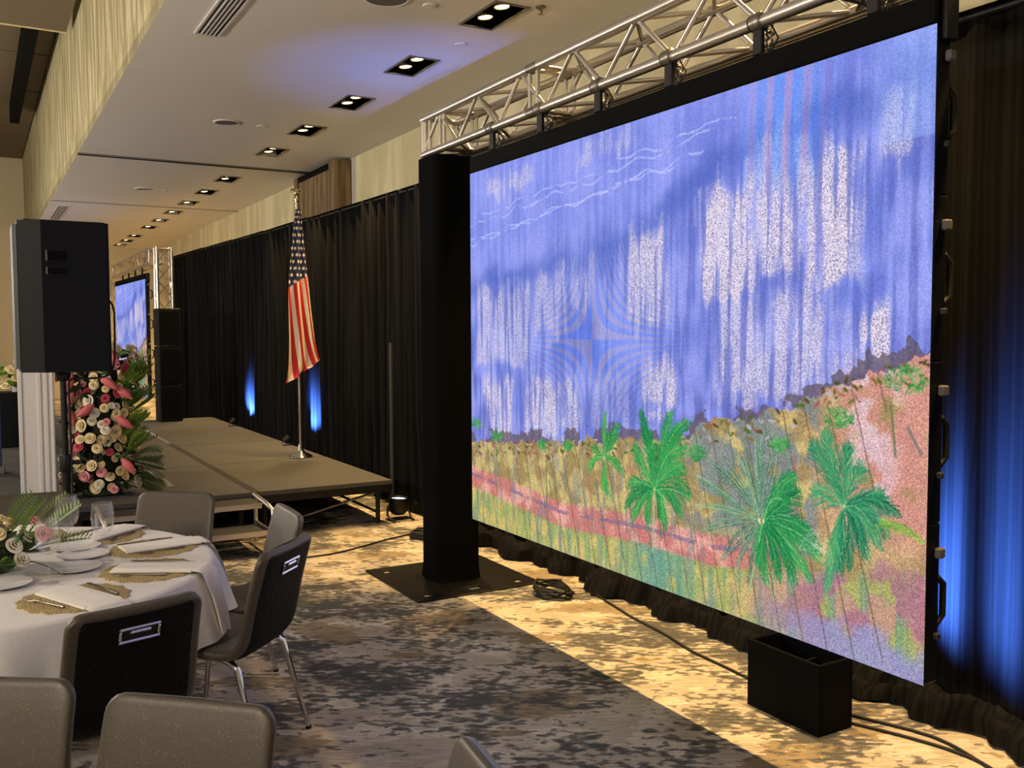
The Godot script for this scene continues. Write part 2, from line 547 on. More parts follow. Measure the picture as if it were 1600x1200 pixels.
# ------------------------------------------------------------------ materials
func make_materials() -> void:
	var c := mat(Color.WHITE, 0.95)
	c.albedo_texture = carpet_texture()
	c.metallic_specular = 0.15
	M.carpet = c
	var wp := mat(Color.WHITE, 0.75)
	wp.albedo_texture = two_tone(512, 56, 512, 0.030, 41, Color(0.65, 0.60, 0.44), Color(0.86, 0.82, 0.66), 0.22, 0.80, 0.05)
	wp.uv1_triplanar = true
	wp.uv1_world_triplanar = true
	wp.uv1_scale = Vector3(0.34, 0.34, 0.34)
	M.wallpaper = wp
	var wr := mat(Color.WHITE, 0.8)
	wr.albedo_texture = two_tone(256, 40, 256, 0.030, 48, Color(0.82, 0.78, 0.62), Color(0.90, 0.86, 0.71), 0.25, 0.75, 0.04)
	wr.uv1_triplanar = true
	wr.uv1_world_triplanar = true
	wr.uv1_scale = Vector3(0.25, 0.25, 0.25)
	M.wallpaper_plain = wr
	M.plaster = mat(Color(0.89, 0.87, 0.84), 0.75)
	M.wall = mat(Color(0.82, 0.77, 0.64), 0.85)
	M.panel = mat(Color(0.44, 0.38, 0.29), 0.7)
	M.dark = mat(Color(0.045, 0.043, 0.042), 0.8)
	M.black = mat(Color(0.03, 0.03, 0.032), 0.75)
	M.black_metal = mat(Color(0.05, 0.05, 0.052), 0.45, 0.3)
	M.alu = mat(Color(0.82, 0.80, 0.77), 0.30, 0.95)
	M.steel = mat(Color(0.55, 0.53, 0.50), 0.35, 0.9)
	M.chrome = mat(Color(0.86, 0.86, 0.87), 0.10, 1.0)
	M.cutlery = mat(Color(0.55, 0.53, 0.49), 0.25, 1.0)
	M.brass = mat(Color(0.80, 0.72, 0.55), 0.25, 1.0)
	M.grey = mat(Color(0.40, 0.39, 0.38), 0.5)
	M.dark_grey = mat(Color(0.17, 0.17, 0.17), 0.6)
	M.white = mat(Color(0.82, 0.80, 0.78), 0.55)
	var wd := mat(Color.WHITE, 0.5)
	wd.albedo_texture = two_tone(256, 24, 256, 0.03, 42, Color(0.40, 0.32, 0.21), Color(0.56, 0.46, 0.31), 0.3, 0.7, 0.05)
	wd.uv1_triplanar = true
	wd.uv1_scale = Vector3.ONE * 0.8
	M.wood = wd
	var dr := mat(Color.WHITE, 0.92)
	dr.albedo_texture = two_tone(512, 32, 256, 0.05, 43, Color(0.042, 0.044, 0.047), Color(0.085, 0.086, 0.090), 0.3, 0.7, 0.10)
	dr.metallic_specular = 0.2
	M.drape = dr
	M.sock = mat(Color(0.045, 0.047, 0.050), 0.9)
	M.sock.metallic_specular = 0.15
	M.black.metallic_specular = 0.2
	M.dark.metallic_specular = 0.2
	var st := mat(Color.WHITE, 0.9)
	st.albedo_texture = two_tone(512, 512, 512, 0.12, 44, Color(0.205, 0.20, 0.19), Color(0.275, 0.265, 0.25), 0.3, 0.7, 0.22)
	st.uv1_triplanar = true
	st.uv1_world_triplanar = true
	st.uv1_scale = Vector3.ONE * 0.8
	M.deck = st
	M.tape = mat(Color(0.12, 0.11, 0.10), 0.6)
	M.silver_tape = mat(Color(0.62, 0.62, 0.62), 0.28, 0.5)
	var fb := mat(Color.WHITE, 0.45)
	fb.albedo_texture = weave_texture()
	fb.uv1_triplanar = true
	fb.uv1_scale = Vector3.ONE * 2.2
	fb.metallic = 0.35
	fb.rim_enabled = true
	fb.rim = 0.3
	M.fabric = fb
	var qb := mat(Color.WHITE, 0.6)
	qb.albedo_texture = quilt_texture(false)
	qb.metallic_specular = 0.3
	qb.normal_enabled = true
	qb.normal_texture = quilt_texture(true)
	qb.normal_scale = 0.5
	qb.uv1_scale = Vector3(2.6, 3.2, 1)
	M.quilt = qb
	var cl := mat(Color.WHITE, 0.85)
	cl.albedo_texture = two_tone(256, 256, 256, 0.2, 45, Color(0.845, 0.825, 0.80), Color(0.865, 0.845, 0.82), 0.2, 0.8, 0.03)
	cl.uv1_triplanar = true
	M.cloth = cl
	M.napkin = mat(Color(0.90, 0.87, 0.83), 0.85)
	M.china = mat(Color(0.90, 0.89, 0.87), 0.12)
	var gold := mat(Color.WHITE, 0.45, 0.15)
	gold.albedo_texture = two_tone(256, 256, 256, 0.16, 46, Color(0.42, 0.33, 0.17), Color(0.90, 0.81, 0.58), 0.40, 0.62, 0.30)
	gold.uv1_triplanar = true
	gold.uv1_scale = Vector3.ONE * 4.0
	M.gold = gold
	var gl := mat(Color(0.95, 0.97, 1.0, 0.025), 0.02)
	gl.transparency = BaseMaterial3D.TRANSPARENCY_ALPHA
	M.glass = gl
	M.leaf = mat(Color(0.24, 0.36, 0.09), 0.6)
	M.leaf.backlight_enabled = true
	M.leaf.backlight = Color(0.10, 0.16, 0.03)
	M.leaf2 = mat(Color(0.44, 0.55, 0.18), 0.6)
	M.leaf2.backlight_enabled = true
	M.leaf2.backlight = Color(0.12, 0.18, 0.04)
	M.leaf3 = mat(Color(0.10, 0.15, 0.055), 0.6)
	M.stem = mat(Color(0.20, 0.26, 0.10), 0.7)
	M.cream = mat(Color(0.90, 0.82, 0.62), 0.7)
	M.ivory = mat(Color(0.90, 0.86, 0.76), 0.7)
	M.pink = mat(Color(0.91, 0.60, 0.62), 0.7)
	M.rose = mat(Color(0.80, 0.30, 0.36), 0.7)
	var plm := mat(Color.WHITE, 0.8)
	plm.albedo_texture = two_tone(128, 128, 128, 0.12, 47, Color(0.74, 0.22, 0.26), Color(0.93, 0.62, 0.60), 0.3, 0.7, 0.2)
	plm.uv1_triplanar = true
	plm.uv1_scale = Vector3.ONE * 2.0
	M.plume = plm
	var em := mat(Color(0.01, 0.01, 0.01), 0.6)
	em.emission_enabled = true
	em.emission = Color.WHITE
	em.emission_operator = BaseMaterial3D.EMISSION_OP_MULTIPLY
	em.emission_texture = screen_texture()
	em.emission_energy_multiplier = 1.08
	em.metallic_specular = 0.1
	M.screen = em
	var bulb := mat(Color(1, 0.95, 0.85), 0.4)
	bulb.emission_enabled = true
	bulb.emission = Color(1.0, 0.90, 0.70)
	bulb.emission_energy_multiplier = 6.0
	M.bulb = bulb
	var lens := mat(Color(0.8, 0.9, 1.0), 0.2)
	lens.emission_enabled = true
	lens.emission = Color(0.62, 0.76, 1.0)
	lens.emission_energy_multiplier = 2.2
	M.lens = lens
	var pan := mat(Color(1, 0.97, 0.9), 0.5)
	pan.emission_enabled = true
	pan.emission = Color(1.0, 0.86, 0.64)
	pan.emission_energy_multiplier = 1.2
	M.luminous = pan  # glow of the added ceiling panels and globes
	M.reflector = mat(Color(0.75, 0.68, 0.52), 0.25, 0.9)
	M.skin_black = mat(Color(0.050, 0.053, 0.060), 0.62)
	M.skin_black.metallic_specular = 0.3
	M.banner = mat(Color(0.07, 0.13, 0.33), 0.5)
	M.rubber = mat(Color(0.02, 0.02, 0.02), 0.6)

# ------------------------------------------------------------------ main
func _ready() -> void:
	rng.seed = 7
	# camera, environment, large lights, exposure
	var cam := Camera3D.new()
	cam.name = "camera"
	add_child(cam)
	cam.transform = Transform3D(Basis(Vector3(0.8655922, -0.0044928, 0.5007293), Vector3(0.0320794, 0.9984032, -0.0464963), Vector3(-0.4997209, 0.0563099, 0.8643542)), Vector3(0, 1.72, 0))
	cam.fov = 44.9589
	cam.near = 0.05
	cam.far = 100.0
	cam.current = true
	var we := WorldEnvironment.new()
	we.name = "environment"
	var env := Environment.new()
	env.background_mode = Environment.BG_COLOR
	env.background_color = Color(0, 0, 0)
	env.tonemap_mode = Environment.TONE_MAPPER_LINEAR
	env.tonemap_exposure = 1.0
	env.sdfgi_enabled = true
	env.ssao_enabled = true
	env.ssil_enabled = true
	we.environment = env
	add_child(we)
	make_materials()
	print("materials")
	added_ceiling_lights()
	added_pendants()
	build_room()
	build_downlights()
	build_ceiling_fittings()
	print("room")
	build_drapes()
	build_stage()
	build_led_near()
	build_led_far()
	print("staging")
	build_uplights()
	build_flag()
	build_floor_clutter()
	build_speaker()
	build_left_items()
	build_chairs()
	build_table()
	print("done")

func area_light(parent: Node3D, at: Vector3, dir: Vector3, size: Vector2, col: Color, e: float) -> void:
	var l := AreaLight3D.new()
	l.name = "area_light"
	parent.add_child(l, true)
	l.area_size = size
	l.light_color = col
	l.light_energy = e
	l.area_normalize_energy = true
	l.shadow_enabled = true
	l.set("area_range", 40.0)
	l.set("area_attenuation", 2.0)
	var up := Vector3.UP if absf(dir.y) < 0.9 else Vector3.RIGHT
	l.transform = Transform3D(Basis.looking_at(dir, up), at)

func spot(parent: Node3D, at: Vector3, dir: Vector3, ang: float, blend: float, col: Color, e: float, size := 0.03) -> void:
	var l := SpotLight3D.new()
	l.name = "spot_light"
	parent.add_child(l, true)
	l.spot_angle = ang
	l.spot_angle_attenuation = blend
	l.spot_range = 40.0
	l.spot_attenuation = 2.0
	l.light_color = col
	l.light_energy = e
	l.light_size = size
	l.shadow_enabled = true
	var up := Vector3.UP if absf(dir.normalized().y) < 0.95 else Vector3.RIGHT
	l.transform = Transform3D(Basis.looking_at(dir.normalized(), up), at)

func added_ceiling_lights() -> void:
	# unseen luminous panels, added to the raised ceiling for general fill light
	var where := ["over the near tables", "above the middle of the hall", "in front of the stage", "over the left side of the stage", "far down the hall"]
	for k in 5:
		var t := thing("added_light_panel", "added unseen square luminous panel in the raised ceiling " + where[k], "ceiling light", V(-3.4, 6.07, -0.5 + 4.6 * k), 0.0, "added luminous ceiling panels")
		part(t, "frame", MB.new().box(Vector3(0, 0.05, 0), Vector3(1.5, 0.10, 1.5), 0.01), M.grey)
		part(t, "diffuser", MB.new().box(Vector3(0, -0.006, 0), Vector3(1.38, 0.012, 1.38)), M.luminous)
		area_light(t, Vector3(0, -0.03, 0), Vector3.DOWN, Vector2(1.36, 1.36), Color(1.0, 0.97, 0.93), 1.5)

func added_pendants() -> void:  # unseen globe lamps added to brighten the low ceiling, wall and fascia
	var where := ["over the near end of the hall", "over the middle tables", "beside the stage", "at the far end of the hall"]
	for k in 4:
		var t := thing("added_pendant_lamp", "added unseen warm glass globe pendant " + where[k], "added pendant lamp", V(-3.2, 2.75, 0.5 + 5.6 * k), 0.0, "added globe lamps of the hall")
		part(t, "globe", MB.new().lathe([Vector2(0.0, -0.20), Vector2(0.10, -0.175), Vector2(0.173, -0.10), Vector2(0.20, 0.0), Vector2(0.173, 0.10), Vector2(0.10, 0.175), Vector2(0.0, 0.20)], 24), M.luminous)
		part(t, "cord", MB.new().tube([Vector3(0, 0.19, 0), Vector3(0, 3.43, 0)], 0.006, 6), M.rubber)
		var l := OmniLight3D.new()
		l.name = "bulb_light"
		t.add_child(l)
		l.light_color = Color(1.0, 0.965, 0.92)
		l.light_energy = 9.5
		l.light_size = 0.16
		l.omni_range = 40.0
		l.omni_attenuation = 2.0
		l.shadow_enabled = true

# ------------------------------------------------------------------ room
const LIGHT_Z := [1.611, 3.069, 4.527, 5.985, 7.443, 8.901, 10.359, 11.784, 14.162, 15.609, 17.056, 18.503, 19.95, 21.32, 23.348, 24.663, 25.869]
const LIGHT_AT := ["over the right end of the large screen", "over the open black box", "over the middle of the large screen", "beside the brass sprinkler", "between a small sprinkler cover and the stage", "over the front edge of the stage",
	"beside the middle ceiling loudspeaker", "just before the metal ceiling track", "just past the metal ceiling track", "beside the far ceiling loudspeaker", "just before the thin ceiling joint", "just past the thin ceiling joint",
	"over the near end of the distant screen", "over the middle of the distant screen", "over the far end of the distant screen", "second from the far wall", "closest to the far wall"]
const LX := 3.32
const LW := 0.28
const LL := 0.56

func slab(x0: float, x1: float, y0: float, y1: float, z0: float, z1: float, m: MB = null) -> MB:
	if m == null:
		m = MB.new()
	return m.box(V((x0 + x1) / 2, (y0 + y1) / 2, (z0 + z1) / 2), Vector3(x1 - x0, y1 - y0, z1 - z0))

func build_room() -> void:
	var fm := slab(-8.0, 4.56, -0.1, 0.0, -4.0, 27.2)
	for i in fm.v.size():  # the woven streaks run askew to the room
		var q := Vector2(fm.v[i].x, fm.v[i].z).rotated(-0.52)
		fm.uv[i] = q * 0.30
	struct("floor", fm, M.carpet, "patterned grey and tan carpet floor", "floor")
	struct("wall_right", slab(WALL_X, 4.56, 0.0, 4.2, -4.0, 27.0), M.wallpaper_plain, "beige streaked wall above the black drapes", "wall")
	struct("wall_far", slab(-8.0, 4.56, 0.0, 6.5, 27.0, 27.2), M.wall, "beige wall at the far end of the hall", "wall")
	struct("wall_left", slab(-8.2, -8.0, 0.0, 6.5, -4.0, 27.2), M.wall, "beige wall on the far side of the hall", "wall")
	struct("wall_back", slab(-8.0, 4.56, 0.0, 6.5, -4.2, -4.0), M.wall, "beige wall at the near end of the hall", "wall")
	struct("wall_soffit", slab(FASCIA_X, FASCIA_X + 0.12, CEIL + 0.001, 6.35, -4.0, 27.0), M.wallpaper, "tall beige streaked fascia between low and raised ceiling", "wall")
	# low ceiling, with an opening for each downlight
	var m := MB.new()
	slab(FASCIA_X, LX - LW / 2, CEIL, CEIL + 0.1, -4.0, 27.0, m)
	slab(LX + LW / 2, WALL_X + 0.1, CEIL, CEIL + 0.1, -4.0, 27.0, m)
	var z := -4.0
	for lz in LIGHT_Z:
		slab(LX - LW / 2, LX + LW / 2, CEIL, CEIL + 0.1, z, lz - LL / 2, m)
		z = lz + LL / 2
	slab(LX - LW / 2, LX + LW / 2, CEIL, CEIL + 0.1, z, 27.0, m)
	struct("ceiling", m, M.plaster, "smooth pale low ceiling with a row of recessed lights", "ceiling")
	# raised ceiling of brown boards with dark joints
	var up := struct("ceiling_raised", slab(-8.0, FASCIA_X, 6.25, 6.4, -4.0, 27.0), M.dark, "raised ceiling of brown boards", "ceiling")
	for i in 4:
		for k in 12:
			var x1 := FASCIA_X - 0.02 - i * 2.29
			part(up, "board", slab(x1 - 2.26, x1, 6.18, 6.26, -3.9 + k * 2.6, -3.9 + k * 2.6 + 2.54), M.panel)
	struct("trim_1", slab(0.73, 0.89, 5.83, 6.18, 13.2, 20.8), M.dark, "dark beam under the raised ceiling", "beam")
	var cloud := thing("ceiling_canopy", "brown suspended ceiling canopy with a bright lower edge", "ceiling canopy", V(-0.6, 5.54, 10.5))
	for k in 3:
		part(cloud, "board", slab(-1.6, 1.73, 0.0, 0.12, -3.0 + k * 1.92, -3.0 + k * 1.92 + 1.87), M.panel)
	part(cloud, "edge_strip", slab(-1.6, 1.73, -0.01, 0.13, 2.72, 2.75), M.cream)
	for s in [-1.2, 1.2]:
		for q in [-2.4, 2.0]:
			part(cloud, "hanger", MB.new().tube([V(s, 0.1, q), V(s, 0.65, q)], 0.012, 6), M.dark)
	# tracks across the low ceiling
	var tr := struct("trim_2", slab(FASCIA_X, WALL_X, CEIL - 0.012, CEIL, 12.98, 13.11), M.steel, "metal partition track across the low ceiling", "track")
	part(tr, "groove", slab(FASCIA_X, WALL_X, CEIL - 0.016, CEIL - 0.012, 13.02, 13.07), M.dark)
	struct("trim_3", slab(FASCIA_X, WALL_X, CEIL - 0.006, CEIL, 17.78, 17.83), M.grey, "thin joint line across the low ceiling", "joint")
	# partition pocket above the drapes
	var d := struct("door_1", slab(4.12, WALL_X, 0.0, CEIL - 0.03, 11.70, 11.77), M.wood, "brown panelled partition pocket standing out from the wall", "door")
	part(d, "post", slab(4.12, 4.18, 0.0, CEIL - 0.03, 11.772, 11.95), M.wood)
	part(d, "panel", slab(4.16, 4.20, 0.0, CEIL - 0.11, 11.955, 12.66), M.wood)
	part(d, "panel", slab(4.16, 4.20, 0.0, CEIL - 0.11, 12.68, 13.37), M.wood)
	part(d, "post", slab(4.14, WALL_X, 0.0, CEIL - 0.03, 13.39, 13.55), M.panel)
	part(d, "head_rail", slab(4.15, 4.19, CEIL - 0.11, CEIL - 0.03, 11.955, 13.37), M.dark)
	struct("trim_4", slab(WALL_X - 0.015, WALL_X, 0.0, CEIL, 17.54, 17.63), M.cream, "pale vertical joint strip on the right wall", "trim")
	struct("trim_5", slab(WALL_X - 0.015, WALL_X, 0.0, CEIL, 11.60, 11.69), M.white, "pale door jamb beside the brown pocket", "trim")

func build_downlights() -> void:
	for i in LIGHT_Z.size():
		var lz: float = LIGHT_Z[i]
		var t := thing("downlight", "square recessed twin downlight " + LIGHT_AT[i], "downlight", V(LX, CEIL, lz), 0.0, "recessed downlights")
		var fr := MB.new()
		var hw := LW / 2
		var hl := LL / 2
		for s in [-1.0, 1.0]:
			fr.box(Vector3(s * (hw - 0.006), -0.004, 0), Vector3(0.018, 0.012, LL + 0.012), 0.003)
			fr.box(Vector3(0, -0.004, s * (hl - 0.006)), Vector3(LW - 0.03, 0.012, 0.018), 0.003)
		part(t, "frame", fr, M.steel)
		var hs := MB.new()
		for s in [-1.0, 1.0]:
			hs.box(Vector3(s * (hw + 0.004), 0.12, 0), Vector3(0.008, 0.24, LL + 0.016))
			hs.box(Vector3(0, 0.12, s * (hl + 0.004)), Vector3(LW, 0.24, 0.008))
		hs.box(Vector3(0, 0.244, 0), Vector3(LW + 0.016, 0.008, LL + 0.016))
		part(t, "housing", hs, M.black_metal)
		for k in 2:
			var s := -1.0 if k == 0 else 1.0
			var lean := Basis(Vector3.BACK, 0.10) * Basis(Vector3.RIGHT, 0.0)
			var c := Vector3(0, 0.022, s * 0.125)
			var can := part(t, "lamp", MB.new().lathe([Vector2(0.058, 0.0), Vector2(0.062, 0.0), Vector2(0.062, 0.02), Vector2(0.048, 0.09), Vector2(0.02, 0.13), Vector2(0.0, 0.13)], 16, c, lean), M.reflector)
			part(can, "bulb", MB.new().lathe([Vector2(0.0, -0.004), Vector2(0.03, -0.002), Vector2(0.052, 0.006), Vector2(0.05, 0.012), Vector2(0.0, 0.014)], 16, c, lean), M.bulb)
			spot(t, c + Vector3(0.0, -0.012, 0), Vector3(-0.03, -1, 0), 40.0, 1.0, WARM, 8.3, 0.03)

func build_ceiling_fittings() -> void:
	# slot diffusers
	for q in [[1.61, 6.08, 7.43, "above the near end of the fascia"], [1.45, 18.4, 20.7, "far along the low ceiling behind the loudspeaker"]]:
		var t := thing("air_vent", "white linear slot air vent " + q[3], "air vent", V(q[0], CEIL, (q[1] + q[2]) / 2))
		var l: float = q[2] - q[1]
		var fr := MB.new()
		fr.box(Vector3(-0.085, -0.006, 0), Vector3(0.022, 0.014, l), 0.003)
		fr.box(Vector3(0.085, -0.006, 0), Vector3(0.022, 0.014, l), 0.003)
		fr.box(Vector3(0, -0.006, l / 2 - 0.011), Vector3(0.15, 0.014, 0.022), 0.003)
		fr.box(Vector3(0, -0.006, -l / 2 + 0.011), Vector3(0.15, 0.014, 0.022), 0.003)
		part(t, "frame", fr, M.white)
		part(t, "duct", MB.new().box(Vector3(0, -0.002, 0), Vector3(0.15, 0.003, l - 0.04)), M.rubber)
		for k in 4:
			part(t, "blade", MB.new().box(Vector3(-0.045 + k * 0.030, -0.010, 0), Vector3(0.010, 0.014, l - 0.044)), M.white)
	var g := [[2.44, 10.37, 0.14, "nearer the partition track"], [2.39, 15.73, 0.14, "beyond the partition track"], [2.51, 6.03, 0.16, "closest to the slot vent"]]
	for q in g:
		var t := thing("ceiling_speaker", "round flush ceiling loudspeaker grille " + q[3], "ceiling speaker", V(q[0], CEIL, q[1]))
		part(t, "rim", MB.new().lathe([Vector2(q[2], 0.0), Vector2(q[2], -0.008), Vector2(q[2] - 0.015, -0.012), Vector2(q[2] - 0.018, -0.006)], 24), M.plaster)
		part(t, "grille", MB.new().lathe([Vector2(q[2] - 0.016, -0.007), Vector2(0.06, -0.010), Vector2(0.0, -0.010)], 24), M.grey)
	for q in [[2.82, 10.38, "beside the middle ceiling loudspeaker"], [2.71, 15.71, "beside the far ceiling loudspeaker"], [2.83, 6.02, "beside the near ceiling loudspeaker"], [3.42, 6.70, "between two downlights"]]:
		single("sprinkler_cover", MB.new().lathe([Vector2(0.05, 0.0), Vector2(0.05, -0.006), Vector2(0.045, -0.009), Vector2(0.0, -0.009)], 18), M.plaster, "small round sprinkler cover " + q[2], "sprinkler cover", V(q[0], CEIL, q[1]))
	var sp := thing("sprinkler", "small brass sprinkler head beside the truss and a downlight", "sprinkler", V(3.52, CEIL, 5.66))
	part(sp, "flange", MB.new().lathe([Vector2(0.04, 0.0), Vector2(0.035, -0.012), Vector2(0.014, -0.016), Vector2(0.012, -0.05), Vector2(0.0, -0.05)], 14), M.steel)
	part(sp, "deflector", MB.new().lathe([Vector2(0.0, -0.05), Vector2(0.022, -0.052), Vector2(0.022, -0.056), Vector2(0.0, -0.058)], 12), M.brass)

# ------------------------------------------------------------------ drapes
func curtain_x(z: float) -> float:
	return interp(z, [0.0, 5.0, 8.0, 13.0, 17.6, 22.0], [3.76, 3.68, 3.57, 3.43, 3.20, 3.05])

func build_drapes() -> void:
	var nz := FastNoiseLite.new()
	nz.seed = 5
	nz.frequency = 1.0
	var segs := [[0.3, 2.96, "behind the right end of the big screen", 1], [2.96, 5.46, "behind the middle of the big screen", 1], [5.46, 8.28, "behind the black tower", 1], [8.28, 10.86, "behind the flag, beside the thin upright", 0],
		[10.86, 12.61, "below the brown pocket", 0], [12.61, 14.11, "with the middle blue glow", 0], [14.11, 15.71, "left of the middle blue glow", 0], [15.71, 18.2, "with the far blue glow", 0]]
	for s in segs:
		var z0: float = s[0]
		var z1: float = s[1]
		var pool: bool = s[3] == 1
		var t := thing("drape", "black pleated drape panel " + s[2], "drape", V(curtain_x((z0 + z1) / 2), 0, (z0 + z1) / 2), 0.0, "black drapes along the wall")
		var o := t.position
		var cols := int((z1 - z0) / 0.028)
		var top := 3.07 + 0.05 * clampf((z0 - 8.0) / 10.0, 0, 1)
		var ys := [top, top - 0.05, 2.4, 1.7, 1.0, 0.5, 0.22, 0.03]
		var rows := []
		for y in ys:
			var row := PackedVector3Array()
			for j in cols + 1:
				var z := lerpf(z0, z1, j / float(cols))
				var amp: float = (0.020 + 0.014 * (1.0 - y / 3.07)) * (0.5 if z0 < 1.0 else 1.0)
				var w: float = sin(z * 30.0 + 2.2 * nz.get_noise_2d(z * 0.9, 3.0)) * amp + 0.05 * nz.get_noise_2d(z * 1.6, y * 0.25)
				row.append(V(curtain_x(z) + w, y, z) - o)
			rows.append(row)
		if pool:
			for k in 9:
				var row := PackedVector3Array()
				var a := (k + 1) / 9.0
				for j in cols + 1:
					var z := lerpf(z0, z1, j / float(cols))
					var reach := (0.17 + 0.20 * nz.get_noise_2d(z * 1.7, 9.0) + 0.06 * nz.get_noise_2d(z * 6.0, 4.0)) * (0.12 + 0.88 * sm(7.3, 6.6, z))
					var h := 0.05 + 0.12 * sin(a * PI) * (0.6 + 1.0 * nz.get_noise_2d(z * 3.0, a * 2.6)) + 0.05 * nz.get_noise_2d(z * 7.0, a * 8.0)
					row.append(V(curtain_x(z) + 0.02 * sin(z * 30.0) * (1 - a) - reach * a, maxf(0.012, h * (1.0 if k < 8 else 0.15)), z + 0.03 * nz.get_noise_2d(z * 5.0, a * 5.0)) - o)
				rows.append(row)
		part(t, "curtain", MB.new().surf(rows, false, (z1 - z0) * 1.4, 1.0), M.drape)
		part(t, "rod", MB.new().tube([V(curtain_x(z0), top - 0.02, z0 + 0.01) - o, V(curtain_x(z1), top - 0.02, z1 - 0.01) - o], 0.018, 8), M.black_metal)
		part(t, "hem_top", _strip(z0, z1, top, o), M.drape)
	# upright between two drapes
	for q in [[8.28, "standing in the gap between two drapes by the stage corner"]]:
		var z: float = q[0]
		var t := thing("drape_upright", "thin grey metal upright " + q[1], "pole", V(curtain_x(z) - 0.115, 0, z))
		part(t, "pole", MB.new().tube([Vector3(0, 0.012, 0), Vector3(0, 1.62, 0)], 0.018, 10), M.dark_grey)
		part(t, "base_plate", MB.new().box(Vector3(0, 0.006, 0), Vector3(0.10, 0.012, 0.10), 0.003), M.black_metal)

func _strip(z0: float, z1: float, top: float, o: Vector3) -> MB:
	var rows := []
	for k in 2:
		var row := PackedVector3Array()
		for j in 21:
			var z := lerpf(z0 + 0.01, z1 - 0.01, j / 20.0)
			row.append(V(curtain_x(z) + (-0.03 if k == 0 else 0.03), top + 0.004, z) - o)
		rows.append(row)
	return MB.new().surf(rows)

# ------------------------------------------------------------------ stage and steps
const SH0 := 0.40

func build_stage() -> void:
	var t := thing("stage", "low portable stage of grey carpeted decks in front of the drapes", "stage", V(0.76, 0, 7.67))
	var o := t.position
	var xs := [-1.68, -0.46, 0.76, 1.98, 3.20]
	for i in 4:
		for k in 4:
			var z0 := 7.67 + 1.83 * k
			var dk := part(t, "deck_panel", _local(slab(xs[i] + 0.004, xs[i + 1] - 0.004, SH0 - 0.035, SH0, z0 + 0.008, z0 + 1.822), o), M.deck)
			var fr := MB.new()
			slab(xs[i] + 0.006, xs[i + 1] - 0.006, SH0 - 0.10, SH0 - 0.036, z0 + 0.006, z0 + 0.04, fr)
			slab(xs[i] + 0.006, xs[i + 1] - 0.006, SH0 - 0.10, SH0 - 0.036, z0 + 1.79, z0 + 1.824, fr)
			slab(xs[i] + 0.006, xs[i] + 0.04, SH0 - 0.10, SH0 - 0.036, z0 + 0.042, z0 + 1.788, fr)
			slab(xs[i + 1] - 0.04, xs[i + 1] - 0.006, SH0 - 0.10, SH0 - 0.036, z0 + 0.042, z0 + 1.788, fr)
			part(dk, "edge_frame", _local(fr, o), M.black_metal)
			for sx in [xs[i] + 0.10, xs[i + 1] - 0.10]:
				for sz in [z0 + 0.12, z0 + 1.71]:
					part(dk, "leg", _local(MB.new().tube([V(sx, 0.0, sz), V(sx, SH0 - 0.09, sz)], 0.022, 8), o), M.black_metal)
			if k == 0:
				part(dk, "brace", _local(MB.new().tube([V(xs[i] + 0.10, 0.06, z0 + 0.12), V(xs[i + 1] - 0.10, SH0 - 0.11, z0 + 0.12)], 0.012, 6), o), M.steel)
				part(dk, "brace", _local(MB.new().tube([V(xs[i + 1] - 0.10, 0.10, z0 + 0.12), V(xs[i + 1] - 0.10, 0.10, z0 + 1.71)], 0.012, 6), o), M.steel)
	part(t, "floor_tape", _local(slab(1.945, 2.015, SH0 - 0.001, SH0 + 0.0015, 7.68, 14.98), o), M.tape)
	part(t, "silver_tape", _local(slab(1.395, 1.455, SH0 - 0.001, SH0 + 0.0015, 8.35, 9.45), o), M.silver_tape)
	part(t, "silver_tape", _local(slab(1.955, 2.005, SH0 + 0.0014, SH0 + 0.0022, 11.6, 13.4), o), M.silver_tape)
	# steps
	var s := thing("stage_steps", "two-tread portable steps with polished metal edges at the stage front", "steps", V(1.36, 0, 7.3))
	o = s.position
	for k in 2:
		var y := 0.36 if k == 0 else 0.20
		var z1 := 7.66 - k * 0.30
		var tr := part(s, "tread", _local(slab(0.78, 1.94, y - 0.03, y, z1 - 0.30, z1), o), M.dark_grey)
		part(tr, "nosing", _local(slab(0.78, 1.94, y - 0.035, y + 0.003, z1 - 0.315, z1 - 0.30), o), M.alu)
	for x in [0.76, 1.96]:
		var fr := part(s, "side_rail", MB.new().tube([V(x, 0.385, 7.66) - o, V(x, 0.37, 7.30) - o, V(x, 0.35, 7.10) - o, V(x, 0.0, 7.06) - o], 0.020, 8), M.alu)
		part(fr, "rear_post", MB.new().tube([V(x, 0.0, 7.62) - o, V(x, 0.36, 7.62) - o], 0.018, 8), M.alu)
		part(fr, "lower_rail", MB.new().tube([V(x, 0.17, 7.62) - o, V(x, 0.17, 7.07) - o], 0.014, 8), M.alu)

func _local(m: MB, o: Vector3) -> MB:
	for i in m.v.size():
		m.v[i] -= o
	return m

